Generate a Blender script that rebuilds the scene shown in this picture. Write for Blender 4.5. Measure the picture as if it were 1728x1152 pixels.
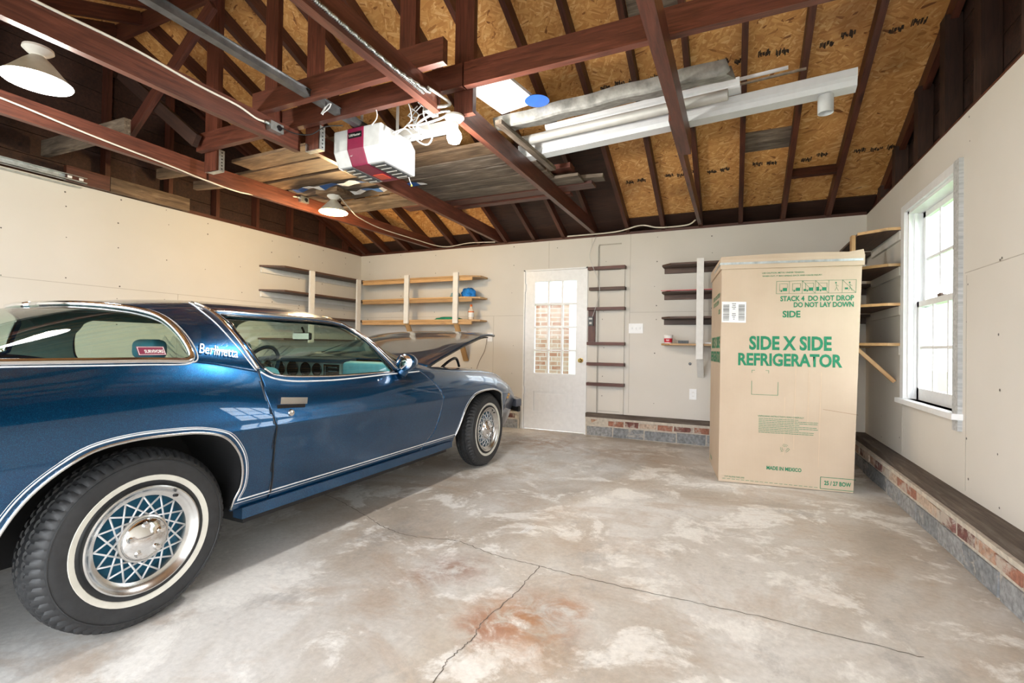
import bpy, bmesh, math, random
from mathutils import Vector, Matrix
random.seed(7)
PI = math.pi
SC = bpy.context.scene
for _o in list(bpy.data.objects):
    bpy.data.objects.remove(_o, do_unlink=True)
COL = SC.collection

# ------------------------------------------------------------------ camera
cam_d = bpy.data.cameras.new('camera'); cam_d.sensor_width = 36.0; cam_d.lens = 16.895
cam_d.clip_start = 0.05; cam_d.clip_end = 200
cam = bpy.data.objects.new('camera', cam_d); COL.objects.link(cam)
_xa = Vector((0.908, 0.420, 0.0160)); _fw = Vector((-0.420, 0.908, 0.0110))
_z = (-_fw).normalized(); _x = (_xa - _xa.dot(_z) * _z).normalized(); _y = _z.cross(_x)
CAMM = Matrix((( _x.x, _y.x, _z.x, 0.0), (_x.y, _y.y, _z.y, 0.0), (_x.z, _y.z, _z.z, 1.06), (0, 0, 0, 1)))
cam.matrix_world = CAMM
SC.camera = cam

# ------------------------------------------------------------------ world, exposure, lamps strength
SC.view_settings.view_transform = 'Standard'
SC.view_settings.look = 'None'
SC.view_settings.gamma = 1.0
SC.view_settings.use_curve_mapping = False
SC.view_settings.exposure = 0.82
world = bpy.data.worlds.new('sky_world'); SC.world = world; world.use_nodes = True
_nt = world.node_tree; _bg = _nt.nodes['Background']
_sky = _nt.nodes.new('ShaderNodeTexSky'); _sky.sky_type = 'HOSEK_WILKIE'
_sky.turbidity = 6.0; _sky.ground_albedo = 0.4; _sky.sun_direction = Vector((-0.4, -0.5, 0.75)).normalized()
_mx = _nt.nodes.new('ShaderNodeMixRGB'); _mx.inputs[0].default_value = 0.95
_mx.inputs[2].default_value = (0.92, 0.96, 1.0, 1)
_nt.links.new(_sky.outputs[0], _mx.inputs[1]); _nt.links.new(_mx.outputs[0], _bg.inputs['Color'])
_bg.inputs['Strength'].default_value = 5.5
LAMP_CENTRE, LAMP_NEAR, LAMP_WARM = 46.0, 26.0, 40.0

# ------------------------------------------------------------------ materials
def lk(nt, a, b): nt.links.new(a, b)
def new_mat(name):
    m = bpy.data.materials.new(name); m.use_nodes = True
    nt = m.node_tree; return m, nt, nt.nodes['Principled BSDF']
def coords(nt, scale=(1, 1, 1), kind='Object', rot=(0, 0, 0)):
    tc = nt.nodes.new('ShaderNodeTexCoord'); mp = nt.nodes.new('ShaderNodeMapping')
    mp.inputs['Scale'].default_value = scale; mp.inputs['Rotation'].default_value = rot
    lk(nt, tc.outputs[kind], mp.inputs['Vector']); return mp.outputs['Vector']
def noise(nt, vec, scale, detail=4, rough=.55, dist=0.0):
    n = nt.nodes.new('ShaderNodeTexNoise'); n.inputs['Scale'].default_value = scale
    n.inputs['Detail'].default_value = detail; n.inputs['Roughness'].default_value = rough
    n.inputs['Distortion'].default_value = dist; lk(nt, vec, n.inputs['Vector']); return n
def ramp(nt, fac, stops):
    r = nt.nodes.new('ShaderNodeValToRGB'); e = r.color_ramp.elements
    while len(e) < len(stops): e.new(0.5)
    for i, (p, c) in enumerate(stops):
        e[i].position = p; e[i].color = (c[0], c[1], c[2], 1) if not isinstance(c, (int, float)) else (c, c, c, 1)
    lk(nt, fac, r.inputs[0]); return r.outputs[0]
def mixc(nt, fac, a, b, mode='MIX'):
    m = nt.nodes.new('ShaderNodeMixRGB'); m.blend_type = mode
    for i, v in ((0, fac), (1, a), (2, b)):
        if hasattr(v, 'is_linked') or hasattr(v, 'links'): lk(nt, v, m.inputs[i])
        elif isinstance(v, (int, float)): m.inputs[i].default_value = v
        else: m.inputs[i].default_value = (v[0], v[1], v[2], 1)
    return m.outputs[0]
def bump(nt, b, h, strength=.3, dist=.01):
    n = nt.nodes.new('ShaderNodeBump'); n.inputs['Strength'].default_value = strength
    n.inputs['Distance'].default_value = dist; lk(nt, h, n.inputs['Height']); lk(nt, n.outputs[0], b.inputs['Normal'])
def math_n(nt, op, a, b=None):
    m = nt.nodes.new('ShaderNodeMath'); m.operation = op
    for i, v in ((0, a), (1, b)):
        if v is None: continue
        if isinstance(v, (int, float)): m.inputs[i].default_value = v
        else: lk(nt, v, m.inputs[i])
    return m.outputs[0]
def plain(name, col, rough=.5, metal=0.0, coat=0.0, var=0.08, scale=20, bmp=0.0):
    """plain surface with faint mottling"""
    m, nt, b = new_mat(name)
    v = coords(nt); n = noise(nt, v, scale)
    dark = tuple(max(0, c * (1 - var)) for c in col); lite = tuple(min(1, c * (1 + var)) for c in col)
    lk(nt, ramp(nt, n.outputs[0], [(.3, dark), (.7, lite)]), b.inputs['Base Color'])
    b.inputs['Roughness'].default_value = rough; b.inputs['Metallic'].default_value = metal
    b.inputs['Coat Weight'].default_value = coat; b.inputs['Coat Roughness'].default_value = .03
    if bmp: bump(nt, b, n.outputs[0], bmp, .004)
    return m
def smeared(name, col, thr=.50):
    """masonry unit with pale mortar smeared over it"""
    m, nt, b = new_mat(name); v = coords(nt); n = noise(nt, v, 7, 6, .7, .5); n2 = noise(nt, v, 38, 4)
    c = ramp(nt, n2.outputs[0], [(.3, tuple(q * .6 for q in col)), (.7, tuple(min(1, q * 1.3) for q in col))])
    c = mixc(nt, ramp(nt, n.outputs[0], [(thr, 0.0), (thr + .1, .8)]), c, (.48, .43, .37))
    lk(nt, c, b.inputs['Base Color']); b.inputs['Roughness'].default_value = .9; bump(nt, b, n2.outputs[0], .7, .006); return m
def emit(name, col, strength):
    m, nt, b = new_mat(name)
    b.inputs['Base Color'].default_value = (*col, 1)
    b.inputs['Emission Color'].default_value = (*col, 1); b.inputs['Emission Strength'].default_value = strength
    return m
def wood(name, c1, c2, c3=None, rough=.6, grain=1.0, blotch=.5):
    """grain runs along local X of the board"""
    m, nt, b = new_mat(name)
    v = coords(nt, (1.3, 16 * grain, 16 * grain)); n = noise(nt, v, 3.2, 6, .65, .6)
    v2 = coords(nt, (1.2, 3, 3)); n2 = noise(nt, v2, 1.7, 3)
    base = ramp(nt, n.outputs[0], [(.28, c1), (.55, c2), (.75, c3 or c2)])
    oi = nt.nodes.new('ShaderNodeObjectInfo')
    f = math_n(nt, 'MULTIPLY_ADD', oi.outputs['Random'], .35); nt.nodes[-1].inputs[2].default_value = .72
    g = ramp(nt, n2.outputs[0], [(.3, 1 - blotch * .6), (.65, 1.0)])
    c = mixc(nt, 1.0, base, g, 'MULTIPLY')
    kv = nt.nodes.new('ShaderNodeTexVoronoi'); kv.inputs['Scale'].default_value = 1.0; lk(nt, coords(nt, (1.6, 6, 6)), kv.inputs['Vector'])
    c = mixc(nt, ramp(nt, kv.outputs['Distance'], [(.04, .75), (.13, 0.0)]), c, tuple(q * .45 for q in c1))
    hs = nt.nodes.new('ShaderNodeHueSaturation'); lk(nt, c, hs.inputs['Color']); lk(nt, f, hs.inputs['Value'])
    lk(nt, hs.outputs[0], b.inputs['Base Color'])
    b.inputs['Roughness'].default_value = rough; bump(nt, b, n.outputs[0], .25, .004)
    return m
def osb_mat():
    m, nt, b = new_mat('strand board')
    base = coords(nt); wob = noise(nt, base, 2.2, 2)
    outs = []
    for i, (rot, sc) in enumerate(((0.25, (11, 62, 20)), (1.0, (12, 58, 20)), (-0.5, (11, 66, 20)))):
        tc = nt.nodes.new('ShaderNodeTexCoord'); va = nt.nodes.new('ShaderNodeVectorRotate')
        va.inputs['Angle'].default_value = rot; lk(nt, tc.outputs['Object'], va.inputs['Vector'])
        mp = nt.nodes.new('ShaderNodeMapping'); mp.inputs['Scale'].default_value = sc; mp.inputs['Location'].default_value = (i * 3.1, i * 7.7, 0)
        lk(nt, va.outputs[0], mp.inputs['Vector'])
        vo = nt.nodes.new('ShaderNodeTexVoronoi'); vo.inputs['Scale'].default_value = 1.0; lk(nt, mp.outputs[0], vo.inputs['Vector'])
        sep = nt.nodes.new('ShaderNodeSeparateColor'); lk(nt, vo.outputs['Color'], sep.inputs[0])
        outs.append(sep.outputs[0])
    sel = noise(nt, coords(nt, (10, 10, 10)), 1.2, 2)
    s1 = ramp(nt, sel.outputs[0], [(.44, 0.0), (.47, 1.0)]); s2 = ramp(nt, sel.outputs[0], [(.53, 0.0), (.56, 1.0)])
    v = mixc(nt, s2, mixc(nt, s1, outs[0], outs[1]), outs[2])
    c = ramp(nt, v, [(0, (.20, .07, .018)), (.05, (.50, .225, .062)), (.45, (.58, .285, .085)), (.85, (.68, .37, .13)), (1, (.76, .48, .21))])
    st = noise(nt, coords(nt, (1, 1, 1)), .9, 4)
    stain = ramp(nt, st.outputs[0], [(.33, (.55, .50, .46)), (.43, (1, 1, 1))])
    lk(nt, mixc(nt, 1.0, c, stain, 'MULTIPLY'), b.inputs['Base Color'])
    b.inputs['Roughness'].default_value = .55; bump(nt, b, v, .25, .003)
    return m
def concrete_mat():
    m, nt, b = new_mat('stained concrete floor')
    v = coords(nt)
    big = noise(nt, v, .62, 6, .62, .5); mid = noise(nt, v, 2.3, 8, .7, .4); fine = noise(nt, v, 42, 4, .7)
    c = ramp(nt, big.outputs[0], [(.32, (.29, .25, .205)), (.43, (.41, .36, .305)), (.50, (.48, .45, .41)), (.56, (.57, .555, .53)), (.68, (.66, .655, .64))])
    pale = ramp(nt, mid.outputs[0], [(.52, 0.0), (.58, .7)])
    c = mixc(nt, pale, c, (.74, .73, .70))
    tan = ramp(nt, noise(nt, coords(nt, (1, 1.6, 1)), 1.25, 7, .7, .8).outputs[0], [(.52, 0.0), (.64, .45)])
    c = mixc(nt, tan, c, (.34, .235, .15))
    c = mixc(nt, ramp(nt, noise(nt, coords(nt, (1.3, .8, 1)), 1.9, 8, .75).outputs[0], [(.55, 0.0), (.64, .45)]), c, (.25, .24, .23))
    # rust spots where a car used to drip, each at its own place
    tc = nt.nodes.new('ShaderNodeTexCoord')
    def spot(cx, cy, r, col, amt, c, sx=1.0):
        mp = nt.nodes.new('ShaderNodeMapping'); mp.inputs['Location'].default_value = (-cx / r * sx, -cy / r, 0)
        mp.inputs['Scale'].default_value = (sx / r, 1 / r, 1); lk(nt, tc.outputs['Object'], mp.inputs['Vector'])
        gr = nt.nodes.new('ShaderNodeTexGradient'); gr.gradient_type = 'SPHERICAL'; lk(nt, mp.outputs[0], gr.inputs[0])
        nn = noise(nt, v, 9, 5, .7, .6)
        k = math_n(nt, 'MULTIPLY', gr.outputs['Fac'], ramp(nt, nn.outputs[0], [(.38, 0.0), (.58, 1.0)]))
        k = math_n(nt, 'MULTIPLY', k, amt * 1.3); nt.nodes[-1].use_clamp = True
        return mixc(nt, k, c, col)
    for cx, cy, r, col, amt in SPOTS: c = spot(cx, cy, r, col, amt, c)
    c = mixc(nt, 1.0, c, (1.13, 1.13, 1.13), 'MULTIPLY')
    f = ramp(nt, fine.outputs[0], [(.3, .86), (.7, 1.06)])
    lk(nt, mixc(nt, 1.0, c, f, 'MULTIPLY'), b.inputs['Base Color'])
    lk(nt, ramp(nt, mid.outputs[0], [(.3, .38), (.7, .62)]), b.inputs['Roughness'])
    bump(nt, b, fine.outputs[0], .12, .003)
    return m
RUST = (.36, .19, .10)
SPOTS = [(-.74, 1.72, .30, RUST, .9), (-.84, 1.63, .16, (.30, .13, .07), .8), (-1.19, 1.99, .22, (.26, .14, .09), .7), (-.60, 1.88, .13, RUST, .8),
         (-1.28, 1.83, .14, (.28, .16, .10), .6), (-1.9, 5.0, .7, (.30, .16, .07), .7), (-1.0, 4.9, .6, (.33, .21, .11), .5), (-1.6, 3.9, .6, (.36, .25, .14), .4)]
CRACK_PTS = [[(-3.6, 2.75), (-2.674, 2.558), (-2.189, 2.39), (-1.825, 2.237), (-1.596, 2.209), (-1.362, 2.265), (-1.111, 2.2), (-.91, 2.189), (-.693, 2.175), (-.441, 2.165), (-.192, 2.167), (.141, 2.169), (.612, 2.14)],
             [(-.80, .9), (-.852, 1.288), (-.864, 1.411), (-.85, 1.528), (-.865, 1.646), (-.845, 1.905), (-.847, 2.19)]]
def drywall_mat(name, a, bcol):
    m, nt, b = new_mat(name)
    v = coords(nt); n = noise(nt, v, 1.1, 4); f = noise(nt, v, 90, 2)
    lk(nt, ramp(nt, n.outputs[0], [(.35, a), (.65, bcol)]), b.inputs['Base Color'])
    b.inputs['Roughness'].default_value = .75; bump(nt, b, f.outputs[0], .05, .001)
    return m
def paint_mat():
    m, nt, b = new_mat('metallic blue car paint')
    v = coords(nt); fl = nt.nodes.new('ShaderNodeTexVoronoi'); fl.inputs['Scale'].default_value = 900; lk(nt, v, fl.inputs['Vector'])
    sep = nt.nodes.new('ShaderNodeSeparateColor'); lk(nt, fl.outputs['Color'], sep.inputs[0])
    lk(nt, ramp(nt, sep.outputs[0], [(0, (.001, .036, .105)), (.7, (.001, .064, .18)), (1, (.005, .14, .32))]), b.inputs['Base Color'])
    b.inputs['Metallic'].default_value = .85; b.inputs['Roughness'].default_value = .30
    b.inputs['Coat Weight'].default_value = 1.0; b.inputs['Coat Roughness'].default_value = .02; b.inputs['Coat IOR'].default_value = 1.55
    return m
def glass_mat(name, tint, ior=1.45, rough=0.0, base=(.05, .09)):
    m = bpy.data.materials.new(name); m.use_nodes = True; nt = m.node_tree; nt.nodes.clear()
    out = nt.nodes.new('ShaderNodeOutputMaterial'); mix = nt.nodes.new('ShaderNodeMixShader')
    tr = nt.nodes.new('ShaderNodeBsdfTransparent'); tr.inputs[0].default_value = (*tint, 1)
    gl = nt.nodes.new('ShaderNodeBsdfGlossy'); gl.inputs['Roughness'].default_value = rough
    fr = nt.nodes.new('ShaderNodeLayerWeight'); fr.inputs[0].default_value = .5
    n = noise(nt, coords(nt), 3.0, 4); k = ramp(nt, n.outputs[0], [(.3, base[0]), (.8, base[1])])
    pw = math_n(nt, 'POWER', fr.outputs['Facing'], 4.5); pw = math_n(nt, 'MULTIPLY', pw, min(.9, ior - .7))
    ad = math_n(nt, 'ADD', pw, k)
    lk(nt, ad, mix.inputs[0]); lk(nt, tr.outputs[0], mix.inputs[1]); lk(nt, gl.outputs[0], mix.inputs[2]); lk(nt, mix.outputs[0], out.inputs[0])
    return m
def cardboard_mat():
    m, nt, b = new_mat('corrugated cardboard')
    v = coords(nt); n = noise(nt, v, 2.0, 5); w = nt.nodes.new('ShaderNodeTexWave'); w.inputs['Scale'].default_value = 40
    w.inputs['Distortion'].default_value = .3; lk(nt, v, w.inputs['Vector'])
    c = ramp(nt, n.outputs[0], [(.3, (.49, .38, .275)), (.7, (.57, .455, .34))])
    c = mixc(nt, 1.0, c, ramp(nt, w.outputs[0], [(0, .97), (1, 1.0)]), 'MULTIPLY')
    lk(nt, c, b.inputs['Base Color']); b.inputs['Roughness'].default_value = .7; bump(nt, b, n.outputs[0], .25, .02)
    return m
def brick_tex_mat():
    m, nt, b = new_mat('weathered house brick')
    v = coords(nt, (1, 1, 1), rot=(PI / 2, 0, 0)); t = nt.nodes.new('ShaderNodeTexBrick'); t.inputs['Scale'].default_value = 1.0
    t.inputs['Brick Width'].default_value = .21; t.inputs['Row Height'].default_value = .075; t.inputs['Mortar Size'].default_value = .009
    t.inputs['Color1'].default_value = (.22, .095, .055, 1); t.inputs['Color2'].default_value = (.30, .20, .14, 1); t.inputs['Mortar'].default_value = (.34, .30, .26, 1)
    lk(nt, v, t.inputs['Vector']); n = noise(nt, v, 9, 4)
    lk(nt, mixc(nt, ramp(nt, n.outputs[0], [(.45, 0.0), (.7, .5)]), t.outputs[0], (.38, .33, .28)), b.inputs['Base Color'])
    b.inputs['Roughness'].default_value = .9; return m

M = {}
M['osb'] = osb_mat(); M['concrete'] = concrete_mat()
M['dry'] = drywall_mat('painted drywall', (.595, .565, .51), (.63, .60, .55))
M['seam'] = plain('drywall seam', (.40, .37, .32), .8)
M['screw'] = plain('screw heads', (.10, .09, .08), .6)
M['rafter'] = wood('red brown rafter wood', (.040, .012, .007), (.105, .030, .016), (.15, .047, .025), .5)
M['beam'] = wood('varnished red brown beam wood', (.055, .017, .011), (.145, .043, .025), (.21, .070, .042), .42)
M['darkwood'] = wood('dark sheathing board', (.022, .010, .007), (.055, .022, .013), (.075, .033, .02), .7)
M['oldwood'] = wood('grey weathered plank', (.06, .042, .03), (.22, .17, .125), (.40, .35, .29), .8, .7, 1.0)
M['dusty'] = wood('dusty sill timber', (.07, .045, .035), (.15, .115, .09), (.22, .19, .16), .8)
M['tanwood'] = wood('aged tan board', (.09, .05, .027), (.27, .17, .095), (.42, .31, .20), .75, .7, 1.0)
M['pine'] = wood('pine board', (.42, .24, .10), (.56, .34, .15), (.62, .41, .21), .5, .8, .2)
M['brownshelf'] = wood('dark brown shelf board', (.055, .028, .018), (.11, .055, .035), (.17, .095, .06), .55)
M['redbatten'] = wood('red brown batten', (.06, .018, .012), (.13, .040, .026), (.20, .075, .045), .5)
M['whitewood'] = plain('white painted wood', (.70, .69, .66), .5, var=.05)
M['whitepaint'] = plain('glossy white paint', (.76, .77, .78), .35, var=.04)
M['greypaint'] = wood('peeling grey white paint', (.38, .39, .39), (.62, .63, .63), (.74, .75, .75), .6, 1.0, .3)
M['paint'] = paint_mat()
M['chrome'] = plain('polished chrome', (.80, .80, .80), .08, 1.0, var=.02)
M['alu'] = plain('brushed aluminium', (.66, .66, .65), .26, 1.0, var=.06, scale=60)
M['galv'] = plain('galvanised steel', (.50, .54, .54), .38, .9, var=.25, scale=25)
M['rubber'] = plain('black tyre rubber', (.022, .023, .025), .52, var=.25, scale=30)
M['whitewall'] = plain('white wall rubber', (.62, .60, .53), .6, var=.08)
M['black'] = plain('matte black', (.006, .006, .007), .7)
M['blackgloss'] = plain('glossy black trim', (.010, .010, .012), .2)
M['stripe'] = plain('white pinstripe', (.72, .76, .80), .3)
M['wheelblue'] = plain('blue wheel enamel', (.008, .10, .18), .35, .4, var=.2)
M['glass'] = glass_mat('tinted window glass', (.74, .86, .80))
M['clear'] = glass_mat('clear pane glass', (.95, .97, .97), 1.2, 0.0, (.008, .015))
M['interior'] = plain('pale blue vinyl', (.06, .24, .33), .5, var=.12)
M['interior2'] = plain('light blue vinyl', (.16, .44, .54), .5, var=.12)
M['carpet'] = plain('dark blue carpet', (.010, .035, .06), .95)
M['dash'] = plain('dashboard fascia', (.30, .38, .36), .45)
M['plastic'] = glass_mat('clear plastic film', (.86, .90, .93), 1.9, .15)
M['cardboard'] = cardboard_mat()
M['green_ink'] = plain('green ink', (.010, .20, .095), .7, var=.15, scale=60)
M['paper'] = plain('white paper', (.78, .78, .77), .6)
M['ink'] = plain('grey print', (.12, .12, .12), .7)
M['pvc'] = plain('white vinyl gutter', (.62, .64, .65), .35, var=.04)
M['greymetal'] = plain('mottled grey metal', (.26, .255, .235), .6, .25, var=.45, scale=14)
M['palegrey'] = plain('pale grey metal', (.50, .49, .46), .5, .2, var=.12, scale=6)
M['wire'] = plain('white cable', (.66, .62, .54), .5)
M['wirew'] = plain('bright white cable', (.55, .55, .55), .4)
M['maroon'] = plain('maroon plastic', (.20, .008, .045), .4)
M['red'] = plain('red lens', (.60, .06, .03), .3)
M['opwhite'] = plain('white plastic housing', (.55, .56, .57), .35)
M['grille'] = plain('dark grey plastic', (.05, .055, .06), .5, var=.4, scale=60)
M['brass'] = plain('polished brass', (.62, .42, .14), .22, 1.0)
M['ceramic'] = plain('white porcelain', (.72, .70, .66), .3)
M['shade'] = plain('enamelled reflector', (.50, .47, .40), .4, .2)
M['liner'] = plain('grey green headliner', (.20, .27, .26), .9)
M['railsteel'] = plain('dark oiled steel', (.16, .165, .17), .35, .8, var=.3, scale=12)
M['silver'] = plain('silver wheel paint', (.62, .63, .64), .35, .3, var=.03)
M['hot_white'] = emit('lit cool bulb', (1.0, .97, .92), 22.0)
M['hot_warm'] = emit('lit warm bulb', (1.0, .74, .36), 14.0)
M['blue_cloth'] = plain('bright blue cloth', (.01, .19, .60), .8, var=.3, scale=30)
M['green_cloth'] = plain('green cloth', (.01, .22, .13), .85, var=.2)
M['teal'] = plain('grey teal cloth', (.20, .33, .36), .8)
M['redp'] = plain('red label', (.55, .02, .04), .4)
M['orange'] = plain('orange cap', (.70, .16, .03), .4)
M['amber'] = plain('amber lens', (.60, .30, .04), .25)
M['blueprint'] = plain('blue printed wrap', (.02, .09, .28), .5)
M['bluedisc'] = plain('blue plastic lid', (.02, .11, .50), .4)
M['mortar'] = plain('mortar', (.50, .45, .38), .95, var=.2, scale=30, bmp=.6)
M['block'] = [smeared('grey cinder block %s' % n, c, .57) for n, c in (('a', (.15, .155, .16)), ('b', (.21, .22, .23)), ('c', (.27, .275, .28)))]
M['brick'] = [smeared('brick %s' % n, c) for n, c in (('a', (.30, .13, .085)), ('b', (.40, .24, .165)), ('c', (.46, .35, .27)), ('d', (.15, .06, .05)))]
M['leaf'] = plain('green leaves', (.10, .20, .05), .7, var=.5, scale=5)
M['bark'] = plain('bark', (.12, .08, .05), .9)
M['grass'] = plain('grass', (.12, .20, .06), .9, var=.3, scale=8)
M['housebrick'] = brick_tex_mat()
M['stamp'] = plain('black stamp ink', (.035, .02, .012), .8)
M['crack'] = plain('dark crack line', (.13, .11, .09), .95)  # dark brown-grey colour of the ribbons along the floor cracks

# ------------------------------------------------------------------ mesh helpers
def link(o, parent=None):
    COL.objects.link(o)
    if parent is not None:
        o.parent = parent
        o.matrix_parent_inverse = world_of(parent).inverted()
    return o
def world_of(o):
    m = o.matrix_basis.copy()
    if o.parent: m = world_of(o.parent) @ o.matrix_parent_inverse @ m
    return m
def tag(o, label=None, cat=None, group=None, kind=None):
    if label: o['label'] = label
    if cat: o['category'] = cat
    if group: o['group'] = group
    if kind: o['kind'] = kind
    return o
def thing(name, label, cat, loc=(0, 0, 0), group=None):
    o = bpy.data.objects.new(name, None); o.location = loc; o.empty_display_size = .1
    COL.objects.link(o); return tag(o, label, cat, group)
def finish(name, bm, mats, parent=None, smooth=False, mw=None, bevel=0.0, angle=None):
    if bevel: bmesh.ops.bevel(bm, geom=[e for e in bm.edges if e.is_manifold and e.calc_face_angle(0) > .6], offset=bevel, segments=2, affect='EDGES', profile=.7)
    me = bpy.data.meshes.new(name); bm.normal_update(); bm.to_mesh(me); bm.free()
    for mt in (mats if isinstance(mats, (list, tuple)) else [mats]): me.materials.append(mt)
    if smooth:
        me.shade_smooth()
        if angle:
            try: me.set_sharp_from_angle(angle=angle)
            except Exception: pass
    o = bpy.data.objects.new(name, me)
    if mw is not None: o.matrix_basis = mw
    return link(o, parent)
def box_bm(bm, lo, hi, mi=0):
    x0, y0, z0 = lo; x1, y1, z1 = hi
    v = [bm.verts.new(p) for p in ((x0, y0, z0), (x1, y0, z0), (x1, y1, z0), (x0, y1, z0), (x0, y0, z1), (x1, y0, z1), (x1, y1, z1), (x0, y1, z1))]
    fs = []
    for q in ((0, 3, 2, 1), (4, 5, 6, 7), (0, 1, 5, 4), (1, 2, 6, 5), (2, 3, 7, 6), (3, 0, 4, 7)):
        f = bm.faces.new([v[i] for i in q]); f.material_index = mi; fs.append(f)
    return fs
def box(name, lo, hi, mat, parent=None, bevel=0.0):
    """box whose object origin sits at its centre"""
    c = [(a + b) / 2 for a, b in zip(lo, hi)]; bm = bmesh.new()
    box_bm(bm, [a - k for a, k in zip(lo, c)], [b - k for b, k in zip(hi, c)])
    return finish(name, bm, mat, parent, bevel=bevel, mw=Matrix.Translation(c))
def boxes(name, lst, mats, parent=None, bevel=0.0):
    bm = bmesh.new()
    for it in lst: box_bm(bm, it[0], it[1], it[2] if len(it) > 2 else 0)
    return finish(name, bm, mats, parent, bevel=bevel)
def frame_m(p0, p1, up=(0, 0, 1)):
    p0, p1 = Vector(p0), Vector(p1); x = (p1 - p0).normalized(); up = Vector(up)
    y = up.cross(x)
    if y.length < 1e-4: y = Vector((0, 1, 0)).cross(x)
    y.normalize(); z = x.cross(y)
    m = Matrix((( x.x, y.x, z.x), (x.y, y.y, z.y), (x.z, y.z, z.z))).to_4x4()
    return Matrix.Translation((p0 + p1) / 2) @ m
def beam(name, p0, p1, w, h, mat, parent=None, up=(0, 0, 1), bevel=.003, cut=None):
    """board from p0 to p1 (centre line), w across, h along up; grain along its length"""
    L = (Vector(p1) - Vector(p0)).length; bm = bmesh.new()
    box_bm(bm, (-L / 2, -w / 2, -h / 2), (L / 2, w / 2, h / 2))
    if cut:
        for v in bm.verts: v.co.x += cut(v.co)
    return finish(name, bm, mat, parent, mw=frame_m(p0, p1, up), bevel=bevel)
def smooth_path(pts, n=8, closed=False):
    P = [Vector(p) for p in pts]; out = []; N = len(P)
    rng = range(N if closed else N - 1)
    for i in rng:
        p1, p2 = P[i], P[(i + 1) % N]
        p0 = P[(i - 1) % N] if (closed or i > 0) else p1; p3 = P[(i + 2) % N] if (closed or i + 2 < N) else p2
        for k in range(n):
            t = k / n
            out.append(.5 * ((2 * p1) + (p2 - p0) * t + (2 * p0 - 5 * p1 + 4 * p2 - p3) * t * t + (3 * p1 - p0 - 3 * p2 + p3) * t ** 3))
    if not closed: out.append(P[-1])
    return out
def pieces(name, lst, mat, parent=None, bevel=0.0):
    return [box(name, [min(a, b_) for a, b_ in zip(it[0], it[1])], [max(a, b_) for a, b_ in zip(it[0], it[1])], mat, parent, bevel) for it in lst]
def tube_bm(bm, pts, r, seg=8, closed=False, mi=0, flat=None):
    P = [Vector(p) for p in pts]; n = len(P); rings = []; prev = None
    for i in range(n):
        a = P[(i - 1) % n] if (closed or i > 0) else P[i]; b = P[(i + 1) % n] if (closed or i < n - 1) else P[i]
        t = (b - a)
        if t.length < 1e-9: t = Vector((0, 0, 1))
        t.normalize()
        if prev is None:
            u = t.cross(Vector((0, 0, 1)))
            if u.length < .05: u = t.cross(Vector((0, 1, 0)))
        else: u = prev - prev.dot(t) * t
        u.normalize(); prev = u; w = t.cross(u)
        rr = r(i / max(1, n - 1)) if callable(r) else r
        rings.append([bm.verts.new(P[i] + (math.cos(2 * PI * k / seg) * u + math.sin(2 * PI * k / seg) * w) * rr) for k in range(seg)])
    for i in range(n if closed else n - 1):
        A, B = rings[i], rings[(i + 1) % n]
        for k in range(seg):
            f = bm.faces.new((A[k], A[(k + 1) % seg], B[(k + 1) % seg], B[k])); f.material_index = mi
    if not closed:
        for R in (rings[0][::-1], rings[-1]):
            f = bm.faces.new(R); f.material_index = mi
def tube(name, pts, r, mat, parent=None, seg=8, n=6, closed=False, sm=True):
    bm = bmesh.new(); tube_bm(bm, smooth_path(pts, n, closed) if sm else pts, r, seg, closed)
    return finish(name, bm, mat, parent, smooth=True, angle=1.0)
def lathe_bm(bm, prof, seg=32, axis='Z', c=(0, 0, 0), mi=0, fn=None):
    """profile of (radius, height); closed caps where radius is 0"""
    c = Vector(c); rings = []
    for (r, h) in prof:
        if r < 1e-6:
            rings.append([bm.verts.new(c + axv(axis, 0, 0, h))]); continue
        ring = []
        for k in range(seg):
            a = 2 * PI * k / seg; rr = fn(r, h, k) if fn else r
            ring.append(bm.verts.new(c + axv(axis, rr * math.cos(a), rr * math.sin(a), h)))
        rings.append(ring)
    for A, B in zip(rings[:-1], rings[1:]):
        for k in range(seg):
            k2 = (k + 1) % seg
            if len(A) == 1 and len(B) == 1: break
            vs = [A[0], B[k2], B[k]] if len(A) == 1 else ([A[k], A[k2], B[0]] if len(B) == 1 else [A[k], A[k2], B[k2], B[k]])
            f = bm.faces.new(vs); f.material_index = mi
def axv(axis, a, b, h):
    return Vector((a, b, h)) if axis == 'Z' else (Vector((h, a, b)) if axis == 'X' else Vector((b, h, a)))
def lathe(name, prof, mat, parent=None, seg=32, axis='Z', c=(0, 0, 0), angle=.6, fn=None):
    bm = bmesh.new(); lathe_bm(bm, prof, seg, axis, (0, 0, 0), 0, fn)
    return finish(name, bm, mat, parent, smooth=True, mw=Matrix.Translation(c), angle=angle)
def prism(name, poly, axis, a, b, mat, parent=None, bevel=0.0):
    """extrude a 2-D polygon along axis from a to b"""
    bm = bmesh.new()
    f3 = {'X': lambda p, h: (h, p[0], p[1]), 'Y': lambda p, h: (p[0], h, p[1]), 'Z': lambda p, h: (p[0], p[1], h)}[axis]
    A = [bm.verts.new(f3(p, a)) for p in poly]; B = [bm.verts.new(f3(p, b)) for p in poly]; n = len(poly)
    bm.faces.new(A); bm.faces.new(B[::-1])
    for i in range(n): bm.faces.new((A[i], B[i], B[(i + 1) % n], A[(i + 1) % n]))
    bmesh.ops.recalc_face_normals(bm, faces=bm.faces)
    return finish(name, bm, mat, parent, bevel=bevel)
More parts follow.
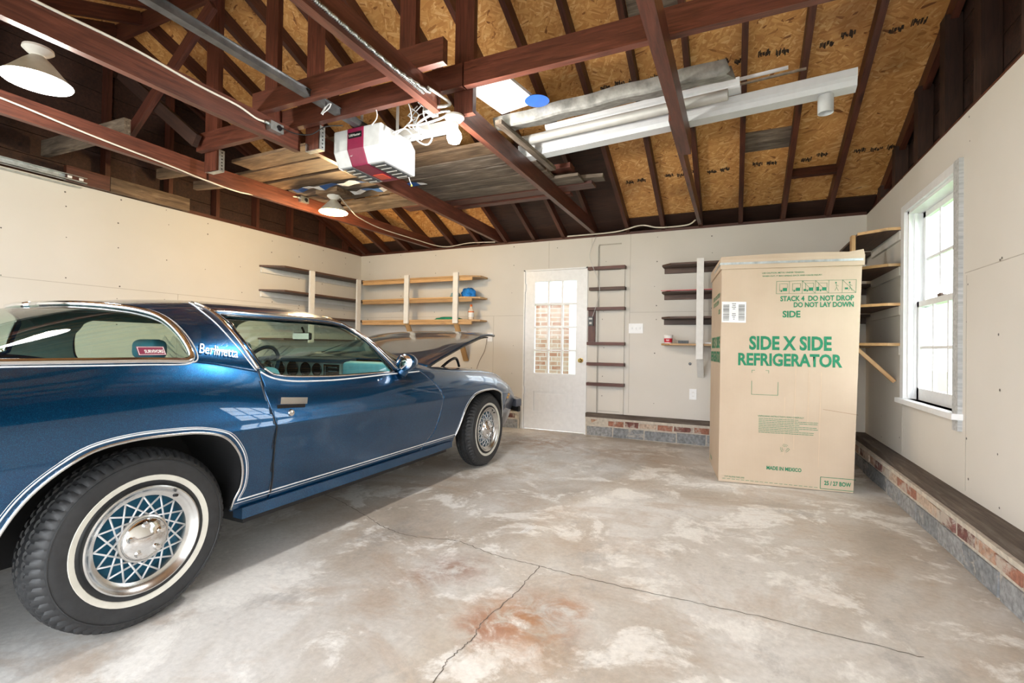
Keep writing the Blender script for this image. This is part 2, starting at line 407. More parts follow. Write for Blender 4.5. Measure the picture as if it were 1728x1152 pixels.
def text_me(s, w, h, weight=.0, align='CENTER', shear=0.0):
    cu = bpy.data.curves.new('t', 'FONT'); cu.body = s; cu.align_x = align; cu.offset = weight; cu.shear = shear; cu.resolution_u = 3
    ob = bpy.data.objects.new('t', cu); me = bpy.data.meshes.new_from_object(ob)
    bpy.data.objects.remove(ob); bpy.data.curves.remove(cu)
    xs = [v.co.x for v in me.vertices]; ys = [v.co.y for v in me.vertices]
    x0, x1, y0, y1 = min(xs), max(xs), min(ys), max(ys)
    for v in me.vertices:
        v.co.x = (v.co.x - (x0 + x1) / 2) / (x1 - x0) * w; v.co.y = (v.co.y - (y0 + y1) / 2) / (y1 - y0) * h; v.co.z = 0
    return me
def text(name, s, w, h, mat, mw, parent=None, weight=.0, shear=0.0):
    me = text_me(s, w, h, weight, shear=shear); me.name = name; me.materials.clear(); me.materials.append(mat)
    o = bpy.data.objects.new(name, me); o.matrix_basis = mw; return link(o, parent)

# =================================================================== THE SETTING
XL, XR, YB, YF, HW = -5.257, 1.176, 5.757, -1.0, 2.42
fl = boxes('floor', [((XL - .3, YF - .4, -.12), (XR + .3, YB + .15, 0))], M['concrete']); tag(fl, kind='structure')
def ribbon(bm, pts, w, z, jit=0.0):
    prev = None
    for i, p in enumerate(pts):
        a = Vector(pts[max(0, i - 1)]); b = Vector(pts[min(len(pts) - 1, i + 1)]); d = (b - a).normalized(); n = Vector((-d.y, d.x))
        ww = w * (1 - .5 * random.random())
        c = Vector(p) + n * random.uniform(-jit, jit)
        cur = (bm.verts.new((c.x + n.x * ww / 2, c.y + n.y * ww / 2, z)), bm.verts.new((c.x - n.x * ww / 2, c.y - n.y * ww / 2, z)))
        if prev: bm.faces.new((prev[0], prev[1], cur[1], cur[0]))
        prev = cur
def crack(pts, w):
    bm = bmesh.new(); P = smooth_path([(x, y, 0) for x, y in pts], 14)
    ribbon(bm, [(p.x, p.y) for p in P], w, .0012, .006)
    finish('crack', bm, M['crack'], fl)
CRACKS = []
for c in CRACK_PTS: crack(c, .0045)
bm = bmesh.new()   # white paint scuff on the floor
for k in range(4):
    ribbon(bm, [(-1.10 + k * .011 + .01 * t, 2.52 + k * .012 + .12 * t) for t in [i / 6 for i in range(7)]], .006, .0015, .002)
finish('paint_scuff', bm, M['paper'], fl)

def wall_pieces(name, lst, mat=None):
    o = boxes(name, lst, mat or M['dry']); return tag(o, kind='structure')
TH = .14
w_left = wall_pieces('wall_left', [((XL - TH, YF, 0), (XL, YB + TH, HW))])
DX0, DX1, DZ = -2.50, -1.645, 2.06
w_back = wall_pieces('wall_back', [((XL, YB, 0), (DX0, YB + TH, HW)), ((DX1, YB, 0), (XR + TH, YB + TH, HW)), ((DX0, YB, DZ), (DX1, YB + TH, HW))])
WY0, WY1, WZ0, WZ1 = 3.62, 4.52, .72, 2.12
w_right = wall_pieces('wall_right', [((XR, YF, 0), (XR + TH, WY0, HW)), ((XR, WY1, 0), (XR + TH, YB, HW)), ((XR, WY0, 0), (XR + TH, WY1, WZ0)), ((XR, WY0, WZ1), (XR + TH, WY1, HW))])
GX0, GX1, GZ = -5.05, .95, 2.30
w_front = wall_pieces('wall_front', [((XL, YF - TH, 0), (GX0, YF, HW)), ((GX1, YF - TH, 0), (XR + TH, YF, HW)), ((GX0, YF - TH, GZ), (GX1, YF, HW))])
# drywall joints, screw heads
def seams(parent, axis, plane, lst, s=1, w=.004):
    L = []
    for (a0, z0, a1, z1) in lst:
        d = .0012 * s; a0_, a1_ = (a0 - w / 2, a1 + w / 2) if a0 == a1 else (a0, a1); z0_, z1_ = (z0 - w / 2, z1 + w / 2) if z0 == z1 else (z0, z1)
        if axis == 'Y': L.append(((a0_, min(plane, plane + d), z0_), (a1_, max(plane, plane + d), z1_)))
        else: L.append(((min(plane, plane + d), a0_, z0_), (max(plane, plane + d), a1_, z1_)))
    boxes('joint_line', L, M['seam'], parent)
def screws(parent, axis, plane, pts, s):
    bm = bmesh.new()
    for a, z in pts:
        r = random.choice((.0045, .006, .0075)); n = 7; ring = []
        for k in range(n):
            q = 2 * PI * k / n; u, v = a + r * math.cos(q), z + r * math.sin(q)
            ring.append(bm.verts.new((u, plane + .0016 * s, v) if axis == 'Y' else (plane + .0016 * s, u, v)))
        bm.faces.new(ring)
    finish('screw_heads', bm, M['screw'], parent)
seams(w_back, 'Y', YB, [(-3.0, 1.47, DX0, 1.47), (XL, 1.47, -3.0, 1.47), (-2.94, .3, -2.94, 1.47), (-2.16, 2.07, -2.16, HW), (-1.60, 2.07, -1.60, HW), (-1.13, .3, -1.13, HW), (-1.13, 1.49, XR, 1.49), (-.05, .3, -.05, 1.49)], -1)
seams(w_left, 'X', XL, [(YF, 1.55, YB, 1.55), (3.07, .3, 3.07, 1.55), (.8, 1.55, .8, HW)], 1)
seams(w_right, 'X', XR, [(YF, 1.515, 3.52, 1.515), (3.50, .3, 3.50, 1.5), (4.62, .3, 4.62, .70), (1.3, 1.5, 1.3, HW)], -1)
pb = []
for sx in [-5.1 + .61 * i for i in range(11)]:
    for z in [.45, .75, 1.05, 1.41, 1.53, 1.8, 2.1, 2.36]:
        if not (DX0 - .05 < sx < DX1 + .05 and z < DZ + .05) and random.random() < .8: pb.append((sx + random.uniform(-.02, .02), z + random.uniform(-.04, .04)))
screws(w_back, 'Y', YB, pb, -1)
pl = [(sy + random.uniform(-.02, .02), z + random.uniform(-.05, .05)) for sy in [.9 + .41 * i for i in range(12)] for z in (1.2, 1.50, 1.60, 1.9, 2.2, 2.37) if random.random() < .75]
screws(w_left, 'X', XL, pl, 1)
pr = [(sy + random.uniform(-.02, .02), z + random.uniform(-.05, .05)) for sy in (1.8, 2.3, 2.72, 3.12, 3.48, 4.66, 5.2) for z in (.36, .55, .9, 1.2, 1.48, 1.56, 1.9, 2.2, 2.37) if random.random() < .75]
screws(w_right, 'X', XR, pr, -1)

# masonry kerb under the drywall with a wooden sill plate
def kerb(name, axis, plane, s, a0, a1, gaps=()):
    """plane: room-side face; s: direction into the wall"""
    bm = bmesh.new(); d = .13
    def bx(u0, u1, z0, z1, off, mi):
        p0, p1 = sorted((plane + s * off, plane + s * d))
        if axis == 'X': box_bm(bm, (p0, u0, z0), (p1, u1, z1), mi)
        else: box_bm(bm, (u0, p0, z0), (u1, p1, z1), mi)
    bx(a0, a1, 0, .224, .006, 0)
    u = a0 + .02
    while u < a1 - .05:
        L = min(random.uniform(.30, .37), a1 - u); bx(u, u + L - .014, .006, .118 + random.uniform(-.004, .004), random.uniform(-.004, .002), 1 + random.randrange(3)); u += L
    u = a0 + .07
    while u < a1 - .05:
        L = min(random.uniform(.17, .22), a1 - u)
        bx(u, u + L - .016, .134 + random.uniform(-.004, .004), .196 + random.uniform(-.006, .006), random.uniform(-.005, .005), 4 + random.randrange(4)); u += L
    bx(a0, a1, .20, .226, -.004, 0)
    for v in bm.verts:
        if abs((v.co.x if axis == 'X' else v.co.y) - plane) < .012: v.co += Vector((random.uniform(-.004, .004), random.uniform(-.004, .004), random.uniform(-.004, .004)))
    o = finish(name, bm, [M['mortar']] + M['block'] + M['brick'], bevel=.007); tag(o, kind='structure')
    return o
kerb('trim_1', 'X', 1.045, 1, YF, YB)
kerb('trim_2', 'Y', 5.70, 1, DX1 + .01, 1.045)
kerb('trim_3', 'Y', 5.70, 1, XL + .12, DX0 - .03)
kerb('trim_4', 'X', XL + .13, -1, YF, YB)
for i, (p0, p1, w) in enumerate((((1.118, YF, .25), (1.118, YB, .25), .116), ((DX1 + .01, 5.725, .25), (1.06, 5.725, .25), .07), ((XL, 5.725, .25), (DX0 - .03, 5.725, .25), .07), ((XL + .06, YF, .25), (XL + .06, YB, .25), .12))):
    o = beam('trim_%d' % (5 + i), p0, p1, w, .048, M['dusty'], bevel=.004); tag(o, kind='structure')

# roof: strand board on rafters, ridge across the room
YR, ZR0, K = 2.45, 2.45, .425
RH = .115
def zr(y): return ZR0 + K * (YB - y) if y > YR else ZR0 + K * (YB - YR) - K * (YR - y)
X0, X1 = XL - .35, XR + .42
ridge_z = zr(YR)
bm = bmesh.new(); t = .016; off = RH
YE, YS = YB + .42, 2 * YR - YB - .42
pr_ = [(YE, zr(YE) + off), (YR, ridge_z + off), (YS, zr(YS) + off), (YS, zr(YS) + off + t), (YR, ridge_z + off + t), (YE, zr(YE) + off + t)]
A = [bm.verts.new((X0, y, z)) for y, z in pr_]; B = [bm.verts.new((X1, y, z)) for y, z in pr_]
for i in range(6): bm.faces.new((A[i], A[(i + 1) % 6], B[(i + 1) % 6], B[i]))
bm.faces.new((A[0], A[5], A[4], A[1])); bm.faces.new((A[1], A[4], A[3], A[2])); bm.faces.new((B[0], B[1], B[4], B[5])); bm.faces.new((B[1], B[2], B[3], B[4]))
bmesh.ops.recalc_face_normals(bm, faces=bm.faces)
roof = finish('ceiling', bm, M['osb']); tag(roof, kind='structure')
rx = [.855 - .403 * i for i in range(16)] + [1.262, XL - .02]
for x in rx:
    for s in (0, 1):
        y1 = YE - .03 if s == 0 else YS + .03
        p0 = (x, y1, zr(y1) + RH / 2); p1 = (x, YR + (.02 if s == 0 else -.02), ridge_z + RH / 2)
        beam('rafter', p0, p1, .043, RH / math.cos(math.atan(K)) * .985, M['rafter'], roof)
beam('ridge_board', (X0 + .1, YR, ridge_z + .03), (X1 - .1, YR, ridge_z + .03), .036, .15, M['rafter'], roof)
# short blocks, patched boards and dark gap-shade strips between rafters
def block(x0, x1, y, mat, w=.036, h=.09):
    sl = Vector((0, 1, -K)).normalized()
    beam('rafter_blocking', (x0, y, zr(y) + .06), (x1, y, zr(y) + .06), w, h, mat, roof, up=Vector((0, K, 1)))
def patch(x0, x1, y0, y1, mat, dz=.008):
    beam('patch_or_shade_board', (x0, (y0 + y1) / 2, zr((y0 + y1) / 2) + RH - dz), (x1, (y0 + y1) / 2, zr((y0 + y1) / 2) + RH - dz), (y1 - y0), .014, mat, roof, up=Vector((0, K, 1)))
block(.475, .835, 5.22, M['rafter']); block(-.33, .03, 4.35, M['rafter']); block(-.33, .03, 3.15, M['rafter'])
patch(.07, .43, 4.72, 4.95, M['oldwood']); patch(-.73, -.38, 3.40, 3.62, M['oldwood']); patch(-1.13, -.78, 2.75, 3.05, M['oldwood'])
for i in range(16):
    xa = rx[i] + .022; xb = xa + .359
    if xb < XR + .1: patch(xa, xb, 5.66, 6.12, M['darkwood'], .012)  # dark strip standing in for the shade in the gap above the wall
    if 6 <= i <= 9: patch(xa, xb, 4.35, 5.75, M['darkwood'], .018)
# mill stamps: illegible rows of black ink bars
bm = bmesh.new()
def stamp(x, y, wd, n, hh=.05):
    for k in range(n):
        u = x + wd * k / n + random.uniform(0, .004); yy = y + random.uniform(-.01, .01); h = random.uniform(.4, 1) * hh
        q = [(u, yy - h / 2), (u + .006 + random.random() * .006, yy - h / 2), (u + .006 + random.random() * .006, yy + h / 2), (u, yy + h / 2)]
        bm.faces.new([bm.verts.new((a, b, zr(b) + RH - .0015)) for a, b in q])
for rowy in (5.12, 4.95 - .9, 3.0):
    for x in [-1.1 + .403 * i for i in range(6)]:
        for j in range(random.choice((2, 3))): stamp(x + .03 + j * .12, rowy + random.uniform(-.02, .02), .085, 9)
finish('mill_stamp', bm, M['stamp'], roof)
# eave boards closing the roof over the back and front walls
for nm, y0, y1 in (('trim_9', YE - .02, YE), ('trim_10', YS, YS + .02)):
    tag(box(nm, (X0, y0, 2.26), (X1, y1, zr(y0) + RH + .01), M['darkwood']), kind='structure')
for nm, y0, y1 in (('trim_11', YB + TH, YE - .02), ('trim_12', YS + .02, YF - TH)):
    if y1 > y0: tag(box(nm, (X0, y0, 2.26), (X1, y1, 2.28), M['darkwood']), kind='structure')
# gable ends: horizontal boards outside, studs inside, top plate
def gable(side, x_in, s):
    bm = bmesh.new(); z = HW
    while z < ridge_z + .2:
        hb = .19; zt = z + hb - .006
        def yr(zz):
            d = max(0.0, (ridge_z + RH + .0 - zz)) / K; return d
        a0, a1 = min(yr(z), 3.5), min(yr(zt), 3.5)
        if a0 < .05: break
        xo = x_in + s * .115; xs = sorted((xo, xo + s * .02))
        pts = [(YR - a0, z), (YR + a0, z), (YR + a1, zt), (YR - a1, zt)]
        A = [bm.verts.new((xs[0], y, zz)) for y, zz in pts]; B = [bm.verts.new((xs[1], y, zz)) for y, zz in pts]
        bm.faces.new(A); bm.faces.new(B[::-1])
        for i in range(4): bm.faces.new((A[i], B[i], B[(i + 1) % 4], A[(i + 1) % 4]))
        z += hb
    # solid backing so that no sky shows between boards
    xs = sorted((x_in + s * .135, x_in + s * .15)); a0 = 3.72
    pts = [(YR - a0, HW - .05), (YR + a0, HW - .05), (YR, ridge_z + RH)]
    A = [bm.verts.new((xs[0], y, zz)) for y, zz in pts]; B = [bm.verts.new((xs[1], y, zz)) for y, zz in pts]
    bm.faces.new(A); bm.faces.new(B[::-1])
    for i in range(3): bm.faces.new((A[i], B[i], B[(i + 1) % 3], A[(i + 1) % 3]))
    bmesh.ops.recalc_face_normals(bm, faces=bm.faces)
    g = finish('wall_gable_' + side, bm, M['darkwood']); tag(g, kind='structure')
    ys = [YR + d for d in (-3.0, -2.2, -1.6, -.8, 0, .55, 1.05, 1.55, 2.05, 2.6, 3.05)]
    for y in ys:
        zt = zr(y) + .05
        beam('stud', (x_in + s * .065, y, HW + .04), (x_in + s * .065, y, zt), .04 if side == 'left' else .09, .09, M['rafter' if side == 'left' else 'darkwood'], g, up=(1, 0, 0))
    beam('top_plate', (x_in + s * .065, YS + .5, HW + .022), (x_in + s * .065, YE - .4, HW + .022), .12, .042, M['rafter'], g)
    return g
gable('left', XL - .02, -1); gable('right', XR + .02, 1)
o = beam('trim_13', (XL, YB + .055, HW + .016), (XR, YB + .055, HW + .016), .10, .032, M['rafter']); tag(o, kind='structure')
o = beam('trim_14', (XL, YF - .055, HW + .016), (XR, YF - .055, HW + .016), .10, .032, M['rafter']); tag(o, kind='structure')

# ------------------------------------------------------------------ joists, beams, posts, braces
def tbeam(name, label, cat, *a, group=None, **k):
    return tag(beam(name, *a, **k), label, cat, group)
JZ = 2.452; JH = .142; JC = JZ + JH / 2
tbeam('ceiling_joist', 'red brown ceiling joist with a metal conduit along its side, ending beside the bare bulb', 'joist', (-1.63, YF, JC), (-1.63, 2.40, JC), .048, JH, M['beam'])
tbeam('ceiling_joist', 'red brown joist running from the bare bulb to the wall above the white door', 'joist', (-1.565, 2.56, JC), (-1.565, YB + .1, JC), .046, JH, M['beam'])
tbeam('ceiling_joist', 'long reddish joist with a pale cable and a metal outlet box, near the top left', 'joist', (-2.90, YF, JC), (-2.90, 2.50, JC), .046, JH, M['beam'])
tbeam('ceiling_joist', 'joist passing behind the white opener housing to the back wall', 'joist', (-2.80, 2.55, JC), (-2.88, YB + .1, JC), .046, JH, M['beam'])
tbeam('ceiling_joist', 'joist with a white cable beside the big lit bulb, nearest the left wall', 'joist', (-4.12, YF, JC), (-4.15, 2.62, JC), .046, JH, M['beam'])
tbeam('ceiling_joist', 'joist running past the warm glowing lamp towards the left back corner', 'joist', (-4.18, 2.66, JC), (-3.95, YB + .1, JC), .046, JH, M['beam'])
tbeam('ceiling_joist', 'narrow joist crossing under the white gutter on the right side', 'joist', (-.36, YF, JC), (-.325, 3.62, JC), .066, JH, M['beam'])
tbeam('ceiling_joist', 'greyish joist end lapped on the narrow joist, reaching the back wall at right', 'joist', (-.362, 3.05, JC - .002), (-.362, YB + .1, JC - .002), .034, JH - .01, M['beam'])
BZ = 2.66
tbeam('cross_beam', 'long dark red beam crossing from the centre post to the right gable', 'beam', (-1.46, 2.443, BZ), (1.27, 2.443, BZ), .045, .14, M['beam'])
tbeam('cross_beam', 'dark red beam resting on the joists behind the opener rail, left half', 'beam', (-3.95, 2.443, BZ), (-1.47, 2.443, BZ), .045, .14, M['beam'])
tbeam('cross_beam', 'short beam whose sawn end shows beside the centre post', 'beam', (-2.95, 2.19, BZ), (-1.44, 2.19, BZ), .045, .135, M['beam'])
def post(x, y, z0, label, w=.13, t=.04, z1=None):
    return tbeam('hanger_post', label, 'post', (x, y, z0), (x, y, z1 or zr(y) + .03), w, t, M['beam'], up=(0, 1, 0))
post(-1.495, 2.50, 2.455, 'thick dark post hanging down to the joist end above the bare bulb')
post(-1.725, 2.25, 2.60, 'reddish post standing just left of the centre post behind the beam end', .11)
post(-3.045, 2.40, 2.60, 'brightest reddish post, with a round knot, above the opener rail', .125, z1=3.7)
post(-2.76, 2.52, 2.44, 'dark post dropping to the metal strap beside the opener', .13)
post(-3.86, 2.50, 2.44, 'dark post above the metal strap nearest the left wall', .15)
tbeam('diagonal_brace', 'diagonal brace leaning right, upper left behind the opener rail', 'brace', (-3.62, 2.32, 3.62), (-4.78, 2.32, 2.75), .04, .09, M['redbatten'])
tbeam('diagonal_brace', 'dark diagonal brace ending at the left end of the cross beam', 'brace', (-4.95, 2.37, 3.42), (-3.86, 2.37, 2.64), .04, .10, M['darkwood'])
tbeam('lookout_board', 'grey brown board bridging from the left wall to the joist beside the lit saucer', 'board', (XL - .05, 2.0, 2.665), (-4.16, 2.04, 2.665), .045, .13, M['oldwood'])
tbeam('lookout_board', 'whitish board end resting over the joist near the left wall, nearer one', 'board', (-5.0, 2.72, 2.65), (-4.2, 2.80, 2.65), .045, .09, M['tanwood'])
tbeam('lookout_board', 'whitish board end resting over the joist near the left wall, farther one', 'board', (-4.98, 3.05, 2.64), (-4.2, 3.20, 2.64), .045, .08, M['tanwood'])
tbeam('wall_plank', 'short pale rough plank lying along the top of the left wall', 'plank', (-5.20, 2.42, 2.485), (-5.20, 3.12, 2.485), .045, .13, M['tanwood'])
tbeam('wall_plank', 'short dark red plank on top of the left wall beside the metal rail end', 'plank', (-5.205, 2.10, 2.485), (-5.205, 2.415, 2.485), .05, .13, M['rafter'])
tbeam('attic_board', 'wide brown boards lying on the joists at the top left corner', 'board', (-4.15, .62, 2.61), (-2.85, .62, 2.61), .62, .022, M['tanwood'])

# planks stored on the joists between the left and the centre joist
PL = [(2.80, -3.92, -2.72, .20, 'tanwood', 0), (3.04, -4.25, -2.70, .22, 'tanwood', 0), (3.30, -4.30, -1.66, .19, 'tanwood', 0), (3.53, -4.1, -1.66, .20, 'oldwood', 0), (3.77, -4.2, -1.5, .22, 'oldwood', 0),
      (4.00, -3.0, -1.50, .19, 'oldwood', 0), (4.22, -4.2, -1.28, .20, 'oldwood', 0), (4.43, -3.4, -1.22, .15, 'redbatten', 0), (4.61, -2.95, -1.50, .09, 'redbatten', 0),
      (3.88, -3.9, -1.9, .14, 'tanwood', 1), (4.12, -4.0, -2.3, .16, 'oldwood', 1), (3.15, -3.6, -2.0, .16, 'tanwood', 1)]
lab = ['tan plank lying on the joists nearest the cross beam', 'tan plank behind the nearest one, left of the opener', 'long tan plank above the opener, third from the cross beam', 'grey weathered plank lit by the bare bulb',
       'wide grey plank next behind the bulb-lit one', 'shorter grey plank in the middle of the joist platform', 'long grey plank near the far edge of the platform', 'reddish plank at the far edge of the platform',
       'narrow reddish batten, farthest of the platform planks', 'tan board lying on top of the middle planks', 'grey board lying on top of the far planks', 'tan board lying on top of the near planks']
for (y, a, b_, w, mt, lv), lb in zip(PL, lab):
    z = JZ + JH + .014 + lv * .028 + .001; dz = random.uniform(-.012, .012)
    tbeam('stored_plank', lb, 'plank', (a, y, z), (b_, y + dz, z), w, .025, M[mt])
tbeam('stored_plank', 'broken plank with a jagged end sticking out past the centre joist', 'plank', (-1.75, 4.28, 2.640), (-1.10, 4.36, 2.640), .13, .03, M['oldwood'], cut=lambda c: random.uniform(-.05, .04) if c.x > 0 else 0)
tbeam('wood_offcut', 'short sawn block end lying on the far planks beside the broken plank', 'offcut', (-1.75, 4.10, 2.675), (-1.33, 4.10, 2.675), .13, .042, M['redbatten'])
for k, (x, y, c, lb) in enumerate(((-3.55, 3.42, 'blueprint', 'crumpled blue and white printed wrapper among the tan planks'), (-3.05, 3.68, 'paper', 'white printed wrapper strip poking out between planks near the warm lamp'))):
    bm = bmesh.new(); n = 12; r0 = None
    for i in range(n + 1):
        u = -.42 + .84 * i / n; z = JZ + JH - .020 - .010 * math.sin(i * 1.7)
        a = bm.verts.new((u, -.035 + .008 * math.sin(i * 2.3), z)); b_ = bm.verts.new((u, .035, z - .012 * math.cos(i * 1.3)))
        if r0:
            f = bm.faces.new((r0[0], a, b_, r0[1])); f.material_index = (i // 3) % 2
        r0 = (a, b_)
    o = finish('printed_wrapper', bm, [M[c], M['paper' if c == 'blueprint' else 'blueprint']], mw=Matrix.Translation((x, y, 0)) @ Matrix.Rotation(.06, 4, 'Z'))
    mod = o.modifiers.new('t', 'SOLIDIFY'); mod.thickness = .003; tag(o, lb, 'wrapper')

# ------------------------------------------------------------------ door, window
d = thing('door_1', None, None, (DX0, YB, 0)); tag(d, kind='structure')
boxes('door_frame', [((DX0 - .0, YB - .012, 0), (DX0 + .018, YB + .11, DZ)), ((DX1 - .018, YB - .012, 0), (DX1, YB + .11, DZ)), ((DX0, YB - .012, DZ - .018), (DX1, YB + .11, DZ))], M['whitepaint'], d)
dl, dr, dz0, dz1 = DX0 + .02, DX1 - .02, .012, DZ - .02
ga, gb, gz0, gz1 = -2.345, -1.79, .73, 1.905
yd0, yd1 = YB + .0, YB + .042
L = [((dl, yd0, dz0), (ga, yd1, dz1)), ((gb, yd0, dz0), (dr, yd1, dz1)), ((ga, yd0, dz0), (gb, yd1, .235)), ((ga, yd0, .495), (gb, yd1, gz0)), ((ga, yd0, gz1), (gb, yd1, dz1)), ((ga, yd0 + .012, .235), (gb, yd1 - .01, .495)), ((ga + .03, yd0 + .006, .265), (gb - .03, yd1 - .01, .465))]
leaf = boxes('door_panel', L, M['whitepaint'], d, bevel=.003)
L = []
for i in range(1, 3): x = ga + (gb - ga) * i / 3; L.append(((x - .011, yd0 + .004, gz0), (x + .011, yd1 - .004, gz1)))
for i in range(1, 4): z = gz0 + (gz1 - gz0) * i / 4; L.append(((ga, yd0 + .0045, z - .011), (gb, yd1 - .0045, z + .011)))
boxes('muntin_grid', L, M['whitepaint'], d)
box('door_glass', (ga, yd0 + .019, gz0), (gb, yd0 + .023, gz1), M['clear'], d)
kn = lathe('door_knob', [(0, -.062), (.018, -.062), (.027, -.052), (.028, -.040), (.018, -.030), (.010, -.024), (.010, -.008), (.030, -.006), (.031, 0), (0, 0)], M['brass'], d, 24, 'Y', (-1.72, yd0, .905))
for z in (1.83, .50): boxes('hinge', [((DX0 + .006, YB - .018, z - .05), (DX0 + .03, YB + .001, z + .05))], M['whitepaint'], d)

wn = thing('window_1', None, None, (XR, WY0, WZ0)); tag(wn, kind='structure')
XI, XO = XR - .022, XR + TH
pieces('window_casing', [((XI, WY0 - .075, WZ0 - .10), (XR, WY0, WZ1 + .06))], M['greypaint'], wn, bevel=.003)
pieces('window_casing', [((XI, WY1, WZ0), (XR, WY1 + .075, WZ1 + .0)), ((XI, WY0 + .001, WZ1), (XR, WY1 + .075, WZ1 + .055))], M['whitepaint'], wn, bevel=.003)
pieces('window_jamb', [((XR, WY0, WZ0), (XO, WY0 + .02, WZ1)), ((XR, WY1 - .02, WZ0), (XO, WY1, WZ1)), ((XR, WY0, WZ1 - .02), (XO, WY1, WZ1)), ((XR + .035, WY0 + .02, WZ0), (XR + .05, WY0 + .035, WZ1)), ((XR + .035, WY1 - .035, WZ0), (XR + .05, WY1 - .02, WZ1)), ((XR + .0, WY1 - .032, WZ0), (XR + .012, WY1 - .02, WZ1))], M['whitepaint'], wn)
boxes('window_sill', [((XI - .03, WY0 - .085, WZ0 - .035), (XO + .03, WY1 + .085, WZ0))], M['whitepaint'], wn, bevel=.004)
def sash(x, z0, z1, nm):
    a, b_ = WY0 + .022, WY1 - .022; t = .032
    L = [((x, a, z0), (x + t, a + .045, z1)), ((x, b_ - .045, z0), (x + t, b_, z1)), ((x, a, z0), (x + t, b_, z0 + (.085 if z0 < .8 else .04))), ((x, a, z1 - .04), (x + t, b_, z1))]
    zb, zt = z0 + (.085 if z0 < .8 else .04), z1 - .04
    for i in (1, 2): y = a + .045 + (b_ - a - .09) * i / 3; L.append(((x + .006, y - .010, zb), (x + t - .006, y + .010, zt)))
    L.append(((x + .0065, a, (zb + zt) / 2 - .010), (x + t - .0065, b_, (zb + zt) / 2 + .010)))
    s = boxes('window_sash', L, M['whitepaint'], wn)
    box('window_glass', (x + .014, a + .02, zb - .01), (x + .018, b_ - .02, zt + .01), M['clear'], s)
sash(XR + .052, WZ0, 1.44, 'l'); sash(XR + .088, 1.40, WZ1 - .02, 'u')
boxes('sash_lock', [((XR + .055, 4.05, 1.44), (XR + .085, 4.11, 1.452)), ((XR + .06, 4.07, 1.452), (XR + .072, 4.13, 1.462))], M['brownshelf'], wn)

# ------------------------------------------------------------------ outdoors
g = boxes('yard_ground', [((-40, -40, -.30), (40, 40, -.125))], M['grass']); tag(g, kind='structure')
drv = boxes('driveway_slab', [((-6.5, -14, -.125), (2.5, YF - .4, -.02))], M['concrete']); tag(drv, kind='structure')
hs = boxes('house_brick_wall', [((-6, 7.75, -.125), (-.2, 7.95, 1.82))], M['housebrick']); tag(hs, 'brick house wall seen through the white door', 'wall')
hs2 = boxes('house_siding_wall', [((-6, 7.72, 1.82 + .12 * i), (-.2, 7.97, 1.82 + .12 * i + .115)) for i in range(10)], M['whitepaint']); tag(hs2, 'white clapboard siding above the brick house wall', 'wall')
cl = box('porch_column', (-2.30, 7.05, -.125), (-2.08, 7.27, 3.0), M['whitepaint'], bevel=.01); tag(cl, 'white square porch column outside the white door', 'column')
def shrub(x, y, r, h, label, seed):
    rnd = random.Random(seed); t = thing('garden_shrub', label, 'shrub', (x, y, -.125)); bm = bmesh.new()
    for k in range(900):
        u = rnd.random() * 2 * PI; w = rnd.random(); q = math.acos(1 - 1.9 * rnd.random()); rr = (.55 + .45 * w)
        p = Vector((x + r * rr * math.sin(q) * math.cos(u), y + r * rr * math.sin(q) * math.sin(u), -.1 + h * .55 + h * .45 * rr * math.cos(q)))
        s = rnd.uniform(.05, .12); a = Vector((rnd.gauss(0, 1), rnd.gauss(0, 1), rnd.gauss(0, 1))).normalized(); b_ = a.orthogonal().normalized()
        bm.faces.new([bm.verts.new(p + a * s), bm.verts.new(p + b_ * s * .5), bm.verts.new(p - a * s), bm.verts.new(p - b_ * s * .5)])
    finish('foliage', bm, M['leaf'], t)
    tube('trunk', [(x, y, -.125), (x + .05, y, h * .4), (x, y + .05, h * .7)], .05, M['bark'], t)
shrub(5.6, 13.5, 1.1, 2.9, 'tall leafy shrub seen through the upper window panes', 1)
shrub(3.2, 15.5, 1.1, 3.6, 'leafy tree farthest beyond the window', 2)
shrub(4.4, 11.0, .6, 1.4, 'low shrub seen through the lower window panes', 3)

# =================================================================== THE CAR
def interp(tab,x):
    if x<=tab[0][0]: return tab[0][1]
    if x>=tab[-1][0]: return tab[-1][1]
    for i in range(len(tab)-1):
        x0,y0=tab[i];x1,y1=tab[i+1]
        if x<=x1:
            # monotone-ish cubic hermite
            def sl(j):
                if j<=0 or j>=len(tab)-1:
                    a=max(0,min(j,len(tab)-2)); return (tab[a+1][1]-tab[a][1])/(tab[a+1][0]-tab[a][0])
                d0=(tab[j][1]-tab[j-1][1])/(tab[j][0]-tab[j-1][0]);d1=(tab[j+1][1]-tab[j][1])/(tab[j+1][0]-tab[j][0])
                if d0*d1<=0:return 0.
                h0=tab[j][0]-tab[j-1][0];h1=tab[j+1][0]-tab[j][0]
                return (d0*h1+d1*h0)/(h0+h1)
            h=x1-x0;t=(x-x0)/h;m0=sl(i)*h;m1=sl(i+1)*h
            t2=t*t;t3=t2*t
            return (2*t3-3*t2+1)*y0+(t3-2*t2+t)*m0+(-2*t3+3*t2)*y1+(t3-t2)*m1
W_T=[(-1.28,.80),(-1.15,.86),(-.8,.915),(-.3,.94),(.3,.942),(.9,.940),(1.7,.938),(2.4,.942),(2.9,.93),(3.15,.905),(3.35,.865),(3.5,.80),(3.6,.70),(3.68,.5)]
ZB_T=[(-1.28,.90),(-1.0,.955),(-.5,.985),(0.,.985),(.25,.97),(.45,.932),(.62,.90),(.85,.885),(1.5,.883),(2.0,.868),(2.5,.845),(2.9,.82),(3.2,.775),(3.4,.70),(3.55,.60),(3.68,.52)]
